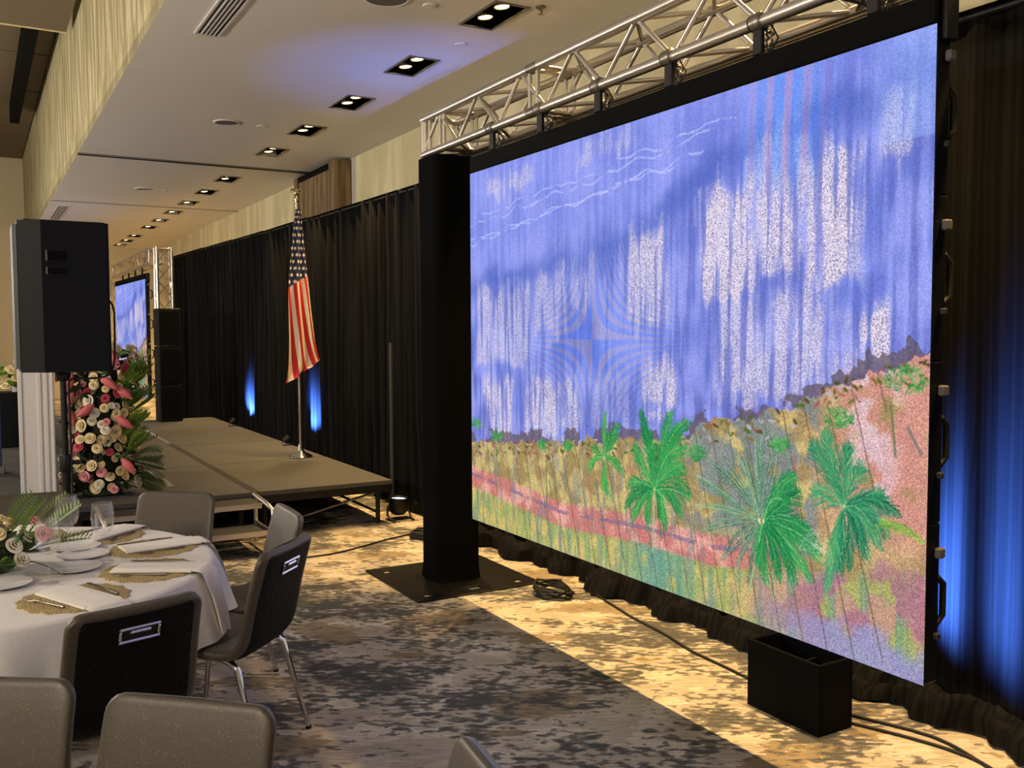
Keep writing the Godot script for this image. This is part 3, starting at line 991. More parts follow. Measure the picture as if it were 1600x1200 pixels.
# ------------------------------------------------------------------ truss and LED walls
# box truss from a to b (local), side 0.29; returns nothing, adds parts
func truss(parent: Node3D, a: Vector3, b: Vector3, side: Vector3, updir: Vector3, pitch := 0.26) -> void:
	var h := 0.12
	var along := (b - a)
	var l := along.length()
	var dir := along / l
	var cs := []
	for k in [[-1, -1], [1, -1], [1, 1], [-1, 1]]:
		cs.append(side * h * k[0] + updir * h * k[1])
	for c in cs:
		part(parent, "chord", MB.new().tube([a + c, b + c], 0.0265, 12), M.alu)
	var n := int(round(l / pitch))
	for f in 4:
		var c0: Vector3 = cs[f]
		var c1: Vector3 = cs[(f + 1) % 4]
		for k in n:
			var p := a + dir * l * (k / float(n))
			var q := a + dir * l * ((k + 1) / float(n))
			var even := (k + f) % 2 == 0
			part(parent, "brace", MB.new().tube([p + (c0 if even else c1), q + (c1 if even else c0)], 0.0115, 8, false), M.alu)
		for e in [a + dir * 0.04, b - dir * 0.04]:
			part(parent, "end_bar", MB.new().tube([e + c0, e + c1], 0.016, 8, false), M.alu)

func led_wall(label: String, at: Vector3, turn: float, modules: int, dim: float) -> Node3D:
	# local: x = out of the back, -z = along the wall away from its near end; base at floor under the near end
	var t := thing("led_video_wall", label, "LED screen", at, turn, "LED walls")
	var W := 3.24
	var y0 := 0.535
	var y1 := 2.70
	var m := MB.new()
	var rows := [PackedVector3Array([Vector3(0, y1, -W), Vector3(0, y1, 0)]), PackedVector3Array([Vector3(0, y0, -W), Vector3(0, y0, 0)])]
	m.surf(rows)
	part(t, "screen_face", m, M.screen)
	var nx := modules
	var ny := 4
	for i in nx:
		for k in ny:
			var cw := W / nx
			var ch := (y1 - y0) / ny
			var c := part(t, "cabinet", MB.new().box(Vector3(0.038, y0 + ch * (k + 0.5), -cw * (i + 0.5)), Vector3(0.07, ch - 0.002, cw - 0.002), 0.004), M.black_metal)
			if i == 0:
				part(c, "latch", MB.new().box(Vector3(0.055, y0 + ch * (k + 0.82), 0.012), Vector3(0.035, 0.035, 0.022), 0.005), M.grey)
				part(c, "latch", MB.new().box(Vector3(0.050, y0 + ch * (k + 0.30), 0.010), Vector3(0.022, 0.022, 0.018), 0.004), M.dark_grey)
				part(c, "handle", MB.new().tube([Vector3(0.085, y0 + ch * (k + 0.35), -0.02), Vector3(0.12, y0 + ch * (k + 0.40), -0.02), Vector3(0.12, y0 + ch * (k + 0.60), -0.02), Vector3(0.085, y0 + ch * (k + 0.65), -0.02)], 0.012, 6), M.rubber)
	part(t, "hanging_bar", MB.new().box(Vector3(0.03, y1 + 0.052, -W / 2), Vector3(0.07, 0.10, W), 0.006), M.black)
	part(t, "side_bracket", MB.new().box(Vector3(0.05, y1 + 0.03, 0.012), Vector3(0.06, 0.16, 0.022), 0.004), M.black_metal)
	area_light(t, Vector3(-0.06, (y0 + y1) / 2, -W / 2), Vector3.LEFT, Vector2(W, y1 - y0), Color(0.80, 0.81, 0.92), dim)
	return t

func build_led_near() -> void:
	var beam := thing("lighting_truss", "long silver box truss carrying the large screen", "truss", V(2.84, 2.91, 3.5))
	truss(beam, Vector3(0, 0.145, -2.41), Vector3(0, 0.145, 2.35), Vector3.RIGHT, Vector3.UP)
	for e in [-2.08, -2.14, -0.99, -0.91, 1.11, 1.19]:
		for k in [[-0.12, 0.025, -0.12, 0.265], [0.12, 0.025, 0.12, 0.265], [-0.12, 0.265, 0.12, 0.265], [-0.12, 0.025, 0.12, 0.025]]:
			part(beam, "spacer_bar", MB.new().tube([Vector3(k[0], k[1], e), Vector3(k[2], k[3], e)], 0.013, 8, false), M.alu)
	for x in [-0.12, 0.12]:
		part(beam, "corner_post", MB.new().tube([Vector3(x, 0.03, -2.40), Vector3(x, 0.26, -2.40)], 0.024, 10), M.alu)
		part(beam, "corner_post", MB.new().tube([Vector3(x, 0.03, -2.30), Vector3(x, 0.26, -2.30)], 0.012, 8), M.alu)
	for q in [1.15, -0.95]:
		for c in [[-0.12, 0.025], [0.12, 0.025], [-0.12, 0.265], [0.12, 0.265]]:
			part(beam, "coupler", MB.new().tube([Vector3(c[0], c[1], q - 0.05), Vector3(c[0], c[1], q + 0.05)], 0.029, 10), M.steel)
	led_wall("large LED wall showing palms and a blue facade, nearest the truss tower", V(2.70, 0, 1.94), 0.0, 6, 1.3)
	for i in 6:
		var z := 2.20 + i * 0.545
		var c := thing("truss_clamp", "hook clamp on the long truss, " + ["sixth", "fifth", "fourth", "third", "second", "first"][i] + " from the black tower", "clamp", V(2.72, 2.806, z), 0.0, "hook clamps above the large screen")
		part(c, "shackle", MB.new().box(Vector3(0, 0.055, 0), Vector3(0.022, 0.11, 0.05), 0.004), M.black_metal)
		part(c, "jaw", MB.new().lathe([Vector2(0.026, -0.024), Vector2(0.037, -0.024), Vector2(0.037, 0.024), Vector2(0.026, 0.024)], 14, Vector3(0, 0.13, 0), Basis(Vector3.RIGHT, PI / 2)), M.steel)
		for k in 3:
			part(c, "chain_link", MB.new().lathe([Vector2(0.010, -0.004), Vector2(0.016, -0.004), Vector2(0.016, 0.004), Vector2(0.010, 0.004), Vector2(0.010, -0.004)], 10, Vector3(0.045, 0.085 - k * 0.026, 0.012), Basis(Vector3.RIGHT, PI / 2) * Basis(Vector3.BACK, k * 1.3)), M.steel)
		part(c, "band", MB.new().lathe([Vector2(0.027, -0.034), Vector2(0.034, -0.034), Vector2(0.034, -0.026), Vector2(0.027, -0.026)], 14, Vector3(0, 0.13, 0), Basis(Vector3.RIGHT, PI / 2)), M.black_metal)
		part(c, "wing_bolt", MB.new().tube([Vector3(0.03, 0.11, 0), Vector3(0.075, 0.09, 0.01)], 0.008, 6), M.steel)
		part(c, "safety_cable", MB.new().tube([Vector3(0.02, 0.12, 0.04), Vector3(0.045, 0.06, 0.06), Vector3(0.02, 0.01, 0.05)], 0.004, 5), M.rubber)
	for q in [[5.78, "on a plate, left of the large screen"], [1.30, "at the right end of the large screen"]]:
		var t := thing("truss_tower", "truss tower in a black sleeve " + q[1], "truss tower", V(2.84, 0, q[0]), 0.0, "truss towers of the large screen")
		# base plate with slots: four strips round the slots
		var pl := MB.new()
		pl.box(Vector3(0, 0.006, 0), Vector3(0.92, 0.012, 0.62), 0.003)
		for s in [-1.0, 1.0]:
			pl.box(Vector3(0, 0.006, s * 0.42), Vector3(0.92, 0.012, 0.08), 0.003)
			for x in [[-0.46, -0.37], [-0.31, -0.05], [0.05, 0.31], [0.37, 0.46]]:
				pl.box(Vector3((x[0] + x[1]) / 2, 0.006, s * 0.345), Vector3(x[1] - x[0], 0.012, 0.075), 0.0)
		part(t, "base_plate", pl, M.black_metal)
		var rows := []
		var nz := FastNoiseLite.new()
		nz.seed = 77
		for y in [0.012, 0.03, 0.06, 0.10, 0.4, 1.0, 1.6, 2.2, 2.7, 2.88, 2.90]:
			var row := PackedVector3Array()
			for k in 32:
				var an := TAU * k / 32.0
				var d := Vector2(cos(an), sin(an))
				var sq := 0.158 / maxf(absf(d.x), absf(d.y))
				sq = minf(sq, 0.205)
				var w: float = sq + 0.004 * nz.get_noise_3d(an * 60.0, y * 90.0, 0) + (0.014 * (0.10 - y) / 0.10 if y < 0.1 else 0.0) + (0.006 if y > 2.6 else 0.0)
				row.append(Vector3(d.x * w, y, d.y * w))
			rows.append(row)
		part(t, "sleeve", MB.new().surf(rows, true), M.sock)

func build_led_far() -> void:
	var beam := thing("lighting_truss", "silver box truss above the distant small-looking screen", "truss", V(2.78, 2.91, 19.4))
	truss(beam, Vector3(0, 0.145, -2.6), Vector3(0, 0.145, 2.3), Vector3.RIGHT, Vector3.UP, 0.30)
	led_wall("distant LED wall with the same picture, beyond the stage", V(2.70, 0, 17.9), 0.033, 3, 1.0)
	for i in 4:
		single("truss_clamp", MB.new().box(Vector3(0, 0.06, 0), Vector3(0.03, 0.12, 0.06), 0.006), M.black_metal, "small clamp above the distant screen, " + ["first", "second", "third", "fourth"][i] + " from the stacked loudspeakers", "clamp", V(2.70, 2.802, 18.2 + i * 0.85), 0.0, "hook clamps above the distant screen")
	for q in [[16.95, "beside the stacked black cabinets"], [22.15, "at the far end of the distant screen"]]:
		var t := thing("truss_tower", "bare silver truss tower " + q[1], "truss tower", V(2.86 if q[0] < 20.0 else 2.72, 0, q[0]), 0.0, "truss towers of the distant screen")
		part(t, "base_plate", MB.new().box(Vector3(0, 0.006, 0), Vector3(0.8, 0.012, 0.8), 0.003), M.black_metal)
		truss(t, Vector3(0, 0.012, 0), Vector3(0, 3.20 if q[0] < 20.0 else 2.905, 0), Vector3.RIGHT, Vector3.BACK, 0.30)
	for k in 3:
		var h := 0.565
		var t := thing("stage_loudspeaker", ["black loudspeaker cabinet at the bottom of the stack", "black loudspeaker cabinet in the middle of the stack", "black loudspeaker cabinet on top of the stack"][k], "loudspeaker", V(2.515, SH0 + h * k, 14.72), 0.0, "stacked black loudspeakers")
		part(t, "cabinet", MB.new().box(Vector3(0, h / 2 - 0.002, 0), Vector3(0.32, h - 0.006, 0.42), 0.012), M.skin_black)
		part(t, "grille", MB.new().box(Vector3(0, h / 2, 0.215), Vector3(0.27, h - 0.09, 0.012), 0.004), M.dark)
		part(t, "side_handle", MB.new().box(Vector3(-0.163, h * 0.6, 0), Vector3(0.008, 0.05, 0.14), 0.003), M.rubber)

# ------------------------------------------------------------------ uplights
func uplight(label: String, at: Vector3, aim: Vector3, e: float, ang: float, k: float) -> void:
	var t := thing("uplight", label, "stage light", at, 0.0, "blue stage uplights")
	var d := aim.normalized()
	var bs := Basis.looking_at(d, Vector3.RIGHT if absf(d.y) > 0.9 else Vector3.UP) * Basis(Vector3.RIGHT, -PI / 2)
	var c := Vector3(0, 0.13, 0)
	part(t, "housing", MB.new().lathe([Vector2(0.0, -0.08), Vector2(0.06, -0.08), Vector2(0.085, -0.05), Vector2(0.09, 0.07), Vector2(0.082, 0.075), Vector2(0.078, 0.055)], 18, c, bs), M.black_metal)
	part(t, "lens", MB.new().lathe([Vector2(0.078, 0.056), Vector2(0.05, 0.060), Vector2(0.0, 0.062)], 18, c, bs), M.lens)
	for s in [-1.0, 1.0]:
		part(t, "yoke", MB.new().tube([c + Vector3(s * 0.10, 0, 0), Vector3(s * 0.11, 0.05, 0), Vector3(s * 0.10, 0.012, 0.06), Vector3(s * 0.09, 0.010, 0.14)], 0.010, 6), M.black_metal)
	part(t, "foot", MB.new().box(Vector3(0, 0.006, 0), Vector3(0.22, 0.012, 0.10), 0.003), M.black_metal)
	spot(t, (c + d * 0.085) * k, d, ang, 0.8, BLUE, e, 0.03)
	for ch in t.get_children():
		if ch is MeshInstance3D:
			ch.scale = Vector3.ONE * k

func build_uplights() -> void:
	uplight("small blue uplight at the stage edge behind the flag base", V(3.14, SH0, 10.72), Vector3(1.0, 0.85, 0.0), 75.0, 33.0, 0.5)
	uplight("small blue uplight at the stage edge further along", V(3.14, SH0, 13.35), Vector3(1.0, 0.95, 0.0), 75.0, 32.0, 0.5)
	uplight("small blue uplight beyond the far end of the stage", V(3.00, 0.0, 17.45), Vector3(0.60, 1.0, 0.0), 80.0, 22.0, 0.6)
	uplight("lit uplight with a bright lens under the stage corner", V(3.33, 0.0, 7.86), Vector3(0.045, 1.0, 0.06), 3.0, 13.0, 1.0)
	uplight("blue uplight on the carpet hidden behind the black tower", V(3.10, 0.0, 6.45), Vector3(0.12, 1.0, -0.32), 6.0, 24.0, 1.0)
	var ls := thing("light_stand", "short black light stand hidden behind the open box", "light stand", V(3.36, 0, 2.97))
	part(ls, "pole", MB.new().tube([Vector3(0, 0.012, 0), Vector3(0, 0.36, 0)], 0.014, 8), M.black_metal)
	part(ls, "base_plate", MB.new().box(Vector3(0, 0.006, 0), Vector3(0.16, 0.012, 0.16), 0.003), M.black_metal)
	part(ls, "top_plate", MB.new().box(Vector3(0, 0.366, 0), Vector3(0.16, 0.012, 0.12), 0.003), M.black_metal)
	uplight("blue uplight on the short stand behind the large screen", V(3.36, 0.373, 2.97), Vector3(0.30, 0.26, 0.58), 42.0, 48.0, 0.7)

# ------------------------------------------------------------------ flag
func build_flag() -> void:
	var t := thing("flag_on_pole", "American flag hanging on a metal floor pole on the stage", "flag", V(2.957, SH0, 9.6))
	part(t, "base", MB.new().lathe([Vector2(0.0, 0.0), Vector2(0.125, 0.0), Vector2(0.125, 0.012), Vector2(0.10, 0.03), Vector2(0.05, 0.055), Vector2(0.028, 0.085), Vector2(0.024, 0.14), Vector2(0.0, 0.14)], 24), M.chrome)
	part(t, "pole", MB.new().tube([Vector3(0, 0.10, 0), Vector3(0, 2.68, 0)], 0.014, 10), M.alu)
	var fin := MB.new()
	fin.lathe([Vector2(0.0, 2.67), Vector2(0.022, 2.68), Vector2(0.012, 2.70), Vector2(0.026, 2.715), Vector2(0.012, 2.73), Vector2(0.014, 2.75), Vector2(0.0, 2.755)], 12)
	fin.lathe([Vector2(0.0, 2.745), Vector2(0.022, 2.76), Vector2(0.026, 2.785), Vector2(0.014, 2.815), Vector2(0.012, 2.83), Vector2(0.0, 2.84)], 10)
	for s in [-1.0, 1.0]:
		fin.tube([Vector3(s * 0.012, 2.80, 0), Vector3(s * 0.05, 2.815, 0), Vector3(s * 0.062, 2.775, 0)], [0.014, 0.012, 0.004], 6)
	part(t, "eagle_finial", fin, M.brass)
	# cloth: outline measured at the pole's depth, hanging in folds
	var left := [[2.60, -0.025], [2.45, -0.045], [2.25, -0.070], [2.05, -0.092], [1.85, -0.118], [1.55, -0.118], [1.25, -0.115], [1.0, -0.125], [0.85, -0.145], [0.765, -0.175]]
	var right := [[2.60, 0.035], [2.45, 0.050], [2.25, 0.070], [2.05, 0.092], [1.85, 0.112], [1.55, 0.140], [1.25, 0.172], [1.10, 0.205], [1.02, 0.225], [1.04, 0.228]]
	var rows := []
	var nr := 48
	var nc := 40
	for i in nr:
		var a := i / float(nr - 1) * 9.0
		var k := mini(int(a), 8)
		var f := a - k
		var L := Vector2(lerpf(left[k][1], left[k + 1][1], f), lerpf(left[k][0], left[k + 1][0], f))
		var R := Vector2(lerpf(right[k][1], right[k + 1][1], f), lerpf(right[k][0], right[k + 1][0], f))
		var row := PackedVector3Array()
		for j in nc:
			var s := j / float(nc - 1)
			var p := L.lerp(R, s)
			var spread := i / float(nr - 1)
			var z := 0.03 + (0.012 + 0.030 * spread) * sin(s * 15.0 + 1.2 + spread * 2.0) + 0.03 * sin(s * PI)
			row.append(Vector3(p.x, p.y, z))
		rows.append(row)
	var W := 192
	var H := 512
	var im := Image.create(W, H, false, Image.FORMAT_RGB8)
	var red := Color(0.70, 0.08, 0.12)
	var white := Color(0.86, 0.82, 0.74)
	for y in H:
		for x in W:
			var s := x / float(W)
			var v := y / float(H)
			var split := 0.47 - 0.07 * s
			var c: Color
			if v < split:
				c = Color(0.09, 0.12, 0.27)
				var sx := s * 4.6 + 0.2 * sin(v * 20.0)
				var sy := v * 26.0
				var r := int(floor(sy))
				var qx := fposmod(sx + (0.5 if r % 2 == 0 else 0.0), 1.0) - 0.5
				var qy := fposmod(sy, 1.0) - 0.5
				if Vector2(qx * 1.0, qy * 1.1).length() < 0.27:
					c = white
			else:
				var q := (s - 0.5) * (1.15 - 0.1 * v) * 3.6 - (v - 0.47) * 1.9 + 10.0
				c = red if fposmod(q, 1.0) < 0.5 else white
			im.set_pixel(x, y, c)
	var fm := mat(Color.WHITE, 0.75)
	fm.albedo_texture = tex(im)
	fm.texture_repeat = false
	part(t, "flag_cloth", MB.new().surf(rows), fm)

# ------------------------------------------------------------------ floor clutter
func build_floor_clutter() -> void:
	var b := thing("open_crate", "open black box standing on the carpet under the large screen", "box", V(3.03, 0, 2.88))
	# local: x right, z toward camera
	var w := 0.21
	var l := 0.42
	var h := 0.31
	part(b, "side_panel", MB.new().box(Vector3(0.008, h / 2, 0), Vector3(0.016, h, l), 0.004), M.black)
	part(b, "side_panel", MB.new().box(Vector3(w - 0.008, h / 2, 0), Vector3(0.016, h, l), 0.004), M.black)
	part(b, "end_panel", MB.new().box(Vector3(w / 2, h / 2, l / 2 - 0.008), Vector3(w - 0.032, h, 0.016), 0.004), M.black)
	part(b, "end_panel", MB.new().box(Vector3(w / 2, h / 2, -l / 2 + 0.008), Vector3(w - 0.032, h, 0.016), 0.004), M.black)
	part(b, "bottom", MB.new().box(Vector3(w / 2, 0.008, 0), Vector3(w - 0.032, 0.016, l - 0.032)), M.dark)
	part(b, "divider", MB.new().box(Vector3(w / 2, h * 0.42, 0.02), Vector3(w - 0.036, h * 0.8, 0.012)), M.dark)
	var cables := [
		["cable", "thin black power cable running along the carpet to the open box", [V(3.47, 0.01, 5.0), V(3.42, 0.008, 4.72), V(3.36, 0.008, 4.40), V(3.33, 0.008, 4.06), V(3.27, 0.008, 3.75), V(3.26, 0.008, 3.45), V(3.24, 0.008, 3.12)]],
		["cable", "thin black cable crossing the carpet from the stage to the tower", [V(1.75, 0.008, 7.15), V(2.0, 0.008, 6.90), V(2.3, 0.008, 6.85), V(2.6, 0.008, 6.95), V(2.9, 0.008, 7.1), V(3.2, 0.008, 7.2)]],
		["cable", "black cable loop under the right end of the large screen", [V(3.25, 0.008, 2.72), V(3.34, 0.008, 2.50), V(3.40, 0.008, 2.25), V(3.36, 0.008, 2.05), V(3.28, 0.008, 1.8)]],
		["cable", "black cable along the fallen drape behind the open box", [V(3.33, 0.008, 2.75), V(3.42, 0.008, 2.52), V(3.44, 0.008, 2.35), V(3.38, 0.008, 2.12), V(3.34, 0.008, 1.9)]],
	]
	for c in cables:
		var pts: Array = c[2]
		var cv := Curve3D.new()
		for i in pts.size():
			var tg: Vector3 = (pts[mini(i + 1, pts.size() - 1)] - pts[maxi(i - 1, 0)]) * 0.2
			cv.add_point(pts[i], -tg, tg)
		single("cable", MB.new().tube(Array(cv.tessellate(3, 4)), 0.0065, 6), M.rubber, c[1], "cable")
	# bundle of cable beside the tower
	var cb := MB.new()
	var ps := []
	for k in 90:
		var an := k * 0.42
		ps.append(Vector3(cos(an) * (0.14 + 0.03 * sin(k * 1.7)), 0.012 + k * 0.0008, sin(an) * (0.11 + 0.03 * cos(k * 2.3))))
	cb.tube(ps, 0.008, 6)
	single("cable_coil", cb, M.rubber, "coil of black cable on the carpet behind the tower base", "cable", V(3.22, 0, 6.95))
	var cb2 := MB.new()
	ps = []
	for k in 70:
		var an := k * 0.45
		ps.append(Vector3(cos(an) * (0.10 + 0.02 * sin(k * 1.3)), 0.012 + k * 0.0008, sin(an) * (0.15 + 0.03 * cos(k * 2.1))))
	cb2.tube(ps, 0.008, 6)
	single("cable_coil", cb2, M.rubber, "coil of black cable on the carpet under the large screen", "cable", V(3.22, 0, 5.05))

# ------------------------------------------------------------------ loudspeaker
func build_speaker() -> void:
	var t := thing("speaker_stand", "black tripod stand carrying the big loudspeaker", "speaker stand", V(0.447, 0, 6.10))
	part(t, "pole", MB.new().tube([Vector3(0, 0.12, 0), Vector3(0, 0.95, 0)], 0.024, 12), M.black_metal)
	part(t, "upper_pole", MB.new().tube([Vector3(0, 0.95, 0), Vector3(0, 1.50, 0)], 0.018, 12), M.black_metal)
	var col := part(t, "collar", MB.new().lathe([Vector2(0.0, 0.90), Vector2(0.036, 0.90), Vector2(0.036, 1.0), Vector2(0.0, 1.0)], 14), M.black_metal)
	part(col, "knob", MB.new().tube([Vector3(0.03, 0.95, 0), Vector3(0.08, 0.95, 0)], 0.014, 8), M.rubber)
	part(t, "top_cup", MB.new().lathe([Vector2(0.0, 1.44), Vector2(0.035, 1.44), Vector2(0.045, 1.49), Vector2(0.0, 1.49)], 14), M.black_metal)
	for k in 3:
		var an := TAU * k / 3.0 + 0.5
		var d := Vector3(cos(an), 0, sin(an))
		var lg := part(t, "leg", MB.new().tube([Vector3(0, 0.62, 0) + d * 0.03, d * 0.42 + Vector3(0, 0.02, 0)], 0.014, 8), M.black_metal)
		part(lg, "rubber_foot", MB.new().tube([d * 0.40 + Vector3(0, 0.03, 0), d * 0.43 + Vector3(0, 0.006, 0)], 0.018, 8), M.rubber)
		part(lg, "strut", MB.new().tube([Vector3(0, 0.22, 0) + d * 0.03, d * 0.24 + Vector3(0, 0.285, 0)], 0.010, 6), M.black_metal)
	var s := thing("loudspeaker", "big black loudspeaker on a tripod stand, seen from the side", "loudspeaker", V(0.447, 1.50, 6.10))
	var f := 6.1 / 5.85
	var pts := PackedVector2Array()
	for q in [[0.215, 5.70], [0.325, 5.62], [0.655, 5.655], [0.668, 5.67], [0.668, 6.00], [0.655, 6.02], [0.33, 6.09], [0.215, 6.01]]:
		pts.append(Vector2(q[0] * f - 0.447, -(q[1] * f - 6.10)))
	part(s, "cabinet", MB.new().prism(pts, 0.0, 0.86), M.skin_black)
	var gp := PackedVector2Array()
	for q in [[0.192, 5.715], [0.212, 5.70], [0.212, 6.01], [0.192, 5.995]]:
		gp.append(Vector2(q[0] * f - 0.447, -(q[1] * f - 6.10)))
	part(s, "grille", MB.new().prism(gp, 0.02, 0.84), M.dark_grey)
	var side_n := Vector3(0.035, 0, 0.33).normalized()
	for k in 2:
		var hy := 0.66 - k * 0.085
		var hh := 0.075 if k == 0 else 0.055
		var rim := part(s, "side_handle", MB.new().box(Vector3(-0.026, hy, 0.2375), Vector3(0.125, hh, 0.018), 0.008, Basis(Vector3.UP, 0.105)), M.rubber)
		part(rim, "recess", MB.new().box(Vector3(-0.026, hy, 0.2475), Vector3(0.105, hh - 0.018, 0.003), 0.001, Basis(Vector3.UP, 0.105)), M.black)
	part(s, "top_pad", MB.new().box(Vector3(0.02, 0.864, 0.02), Vector3(0.42, 0.008, 0.30), 0.003), M.rubber)
	var cv := Curve3D.new()
	for p in [[Vector3(0.245, 0.42, 0.03), Vector3(0.06, 0.0, 0)], [Vector3(0.285, 0.20, 0.05), Vector3(0, -0.08, 0)], [Vector3(0.23, -0.035, 0.06), Vector3(-0.06, -0.02, 0)], [Vector3(0.06, -0.045, 0.05), Vector3(-0.05, 0, 0)], [Vector3(0.028, -0.20, 0.03), Vector3(0, -0.1, 0)], [Vector3(0.03, -0.75, 0.03), Vector3(0, -0.1, 0)]]:
		cv.add_point(p[0], -p[1], p[1])
	single("cable", MB.new().tube(Array(cv.tessellate(4, 4)), 0.007, 6), M.rubber, "black signal cable drooping from the big loudspeaker to its stand", "cable", V(0.447, 1.50, 6.10))

# ------------------------------------------------------------------ flowers
var rose_mesh: ArrayMesh
var fern_mesh: ArrayMesh
var spike_mesh: ArrayMesh
var leaf_mesh: ArrayMesh

func make_flower_meshes() -> void:
	var m := MB.new()
	# unit rose facing +y, radius about 1
	for ring in 3:
		var cnt: int = [3, 4, 5][ring]
		for k in cnt:
			var a0 := TAU * k / cnt + ring * 0.6
			var r0: float = [0.10, 0.22, 0.34][ring]
			var r1: float = [0.34, 0.66, 1.0][ring]
			var hh: float = [0.95, 0.82, 0.55][ring]
			var rows := []
			for i in 5:
				var f := i / 4.0
				var row := PackedVector3Array()
				for j in 6:
					var g := j / 5.0 - 0.5
					var an := a0 + g * (2.5 - 0.35 * ring)
					var rr := lerpf(r0, r1, pow(f, 1.4)) * (1.0 - 0.10 * absf(g))
					var yy := hh * sin(f * 1.9) * (1.0 - 0.5 * g * g) + (-0.10 * f * f if ring == 2 else 0.0)
					row.append(Vector3(cos(an) * rr, yy, sin(an) * rr))
				rows.append(row)
			m.surf(rows)
	rose_mesh = m.done()
	m = MB.new()
	# unit fern frond along +y, bending to +z
	var path := []
	for i in 9:
		var f := i / 8.0
		path.append(Vector3(0, f * 0.95, 0.35 * f * f))
	m.tube(path, [0.012, 0.011, 0.010, 0.009, 0.008, 0.007, 0.006, 0.005, 0.003], 5, false)
	for i in 16:
		var f := 0.12 + 0.86 * i / 15.0
		var c := Vector3(0, f * 0.95, 0.35 * f * f)
		var ll := 0.24 * sin(PI * pow(clampf(1.04 - f, 0, 1), 0.7)) + 0.03
		for s in [-1.0, 1.0]:
			var tip := c + Vector3(s * ll, 0.10 + 0.2 * ll, -0.02)
			var a := c + Vector3(s * ll * 0.45, 0.075, 0.01)
			var b := c + Vector3(s * ll * 0.5, 0.01, 0.01)
			m.tri(c, a, b, Vector3(0, 0.2, 1))
			m.tri(a, tip, b, Vector3(0, 0.2, 1))
	fern_mesh = m.done()
	# unit plume along +y
	m = MB.new()
	var rows2 := []
	for i in 12:
		var f := i / 11.0
		var row := PackedVector3Array()
		for k in 12:
			var an := TAU * k / 12.0
			var r := 0.26 * sin(PI * clampf(f * 0.92 + 0.06, 0, 1)) * (0.72 + 0.5 * (((k + i) % 2) as float)) + 0.005
			row.append(Vector3(cos(an) * r, f + 0.05 * ((k % 2) as float), sin(an) * r))
		rows2.append(row)
	m.surf(rows2, true)
	spike_mesh = m.done()
	m = MB.new()
	# unit leaf along +y
	for s in [-1.0, 1.0]:
		var rows := []
		for i in 6:
			var f := i / 5.0
			rows.append(PackedVector3Array([Vector3(0, f, 0.25 * f * f - 0.02), Vector3(s * 0.26 * sin(PI * pow(f, 0.8)), f, 0.25 * f * f + 0.05)]))
		m.surf(rows)
	leaf_mesh = m.done()

func put(parent: Node3D, called: String, mesh: Mesh, mt: Material, at: Vector3, up: Vector3, size: float, spin := 0.0, thin := 1.0) -> MeshInstance3D:
	var o := part(parent, called, mesh, mt)
	var y := up.normalized()
	var x := y.cross(Vector3.BACK if absf(y.z) < 0.9 else Vector3.RIGHT).normalized()
	var z := x.cross(y)
	var b := Basis(x, y, z) * Basis(Vector3.UP, spin)
	o.transform = Transform3D(b.scaled_local(Vector3(size * thin, size, size * thin)), at)
	return o

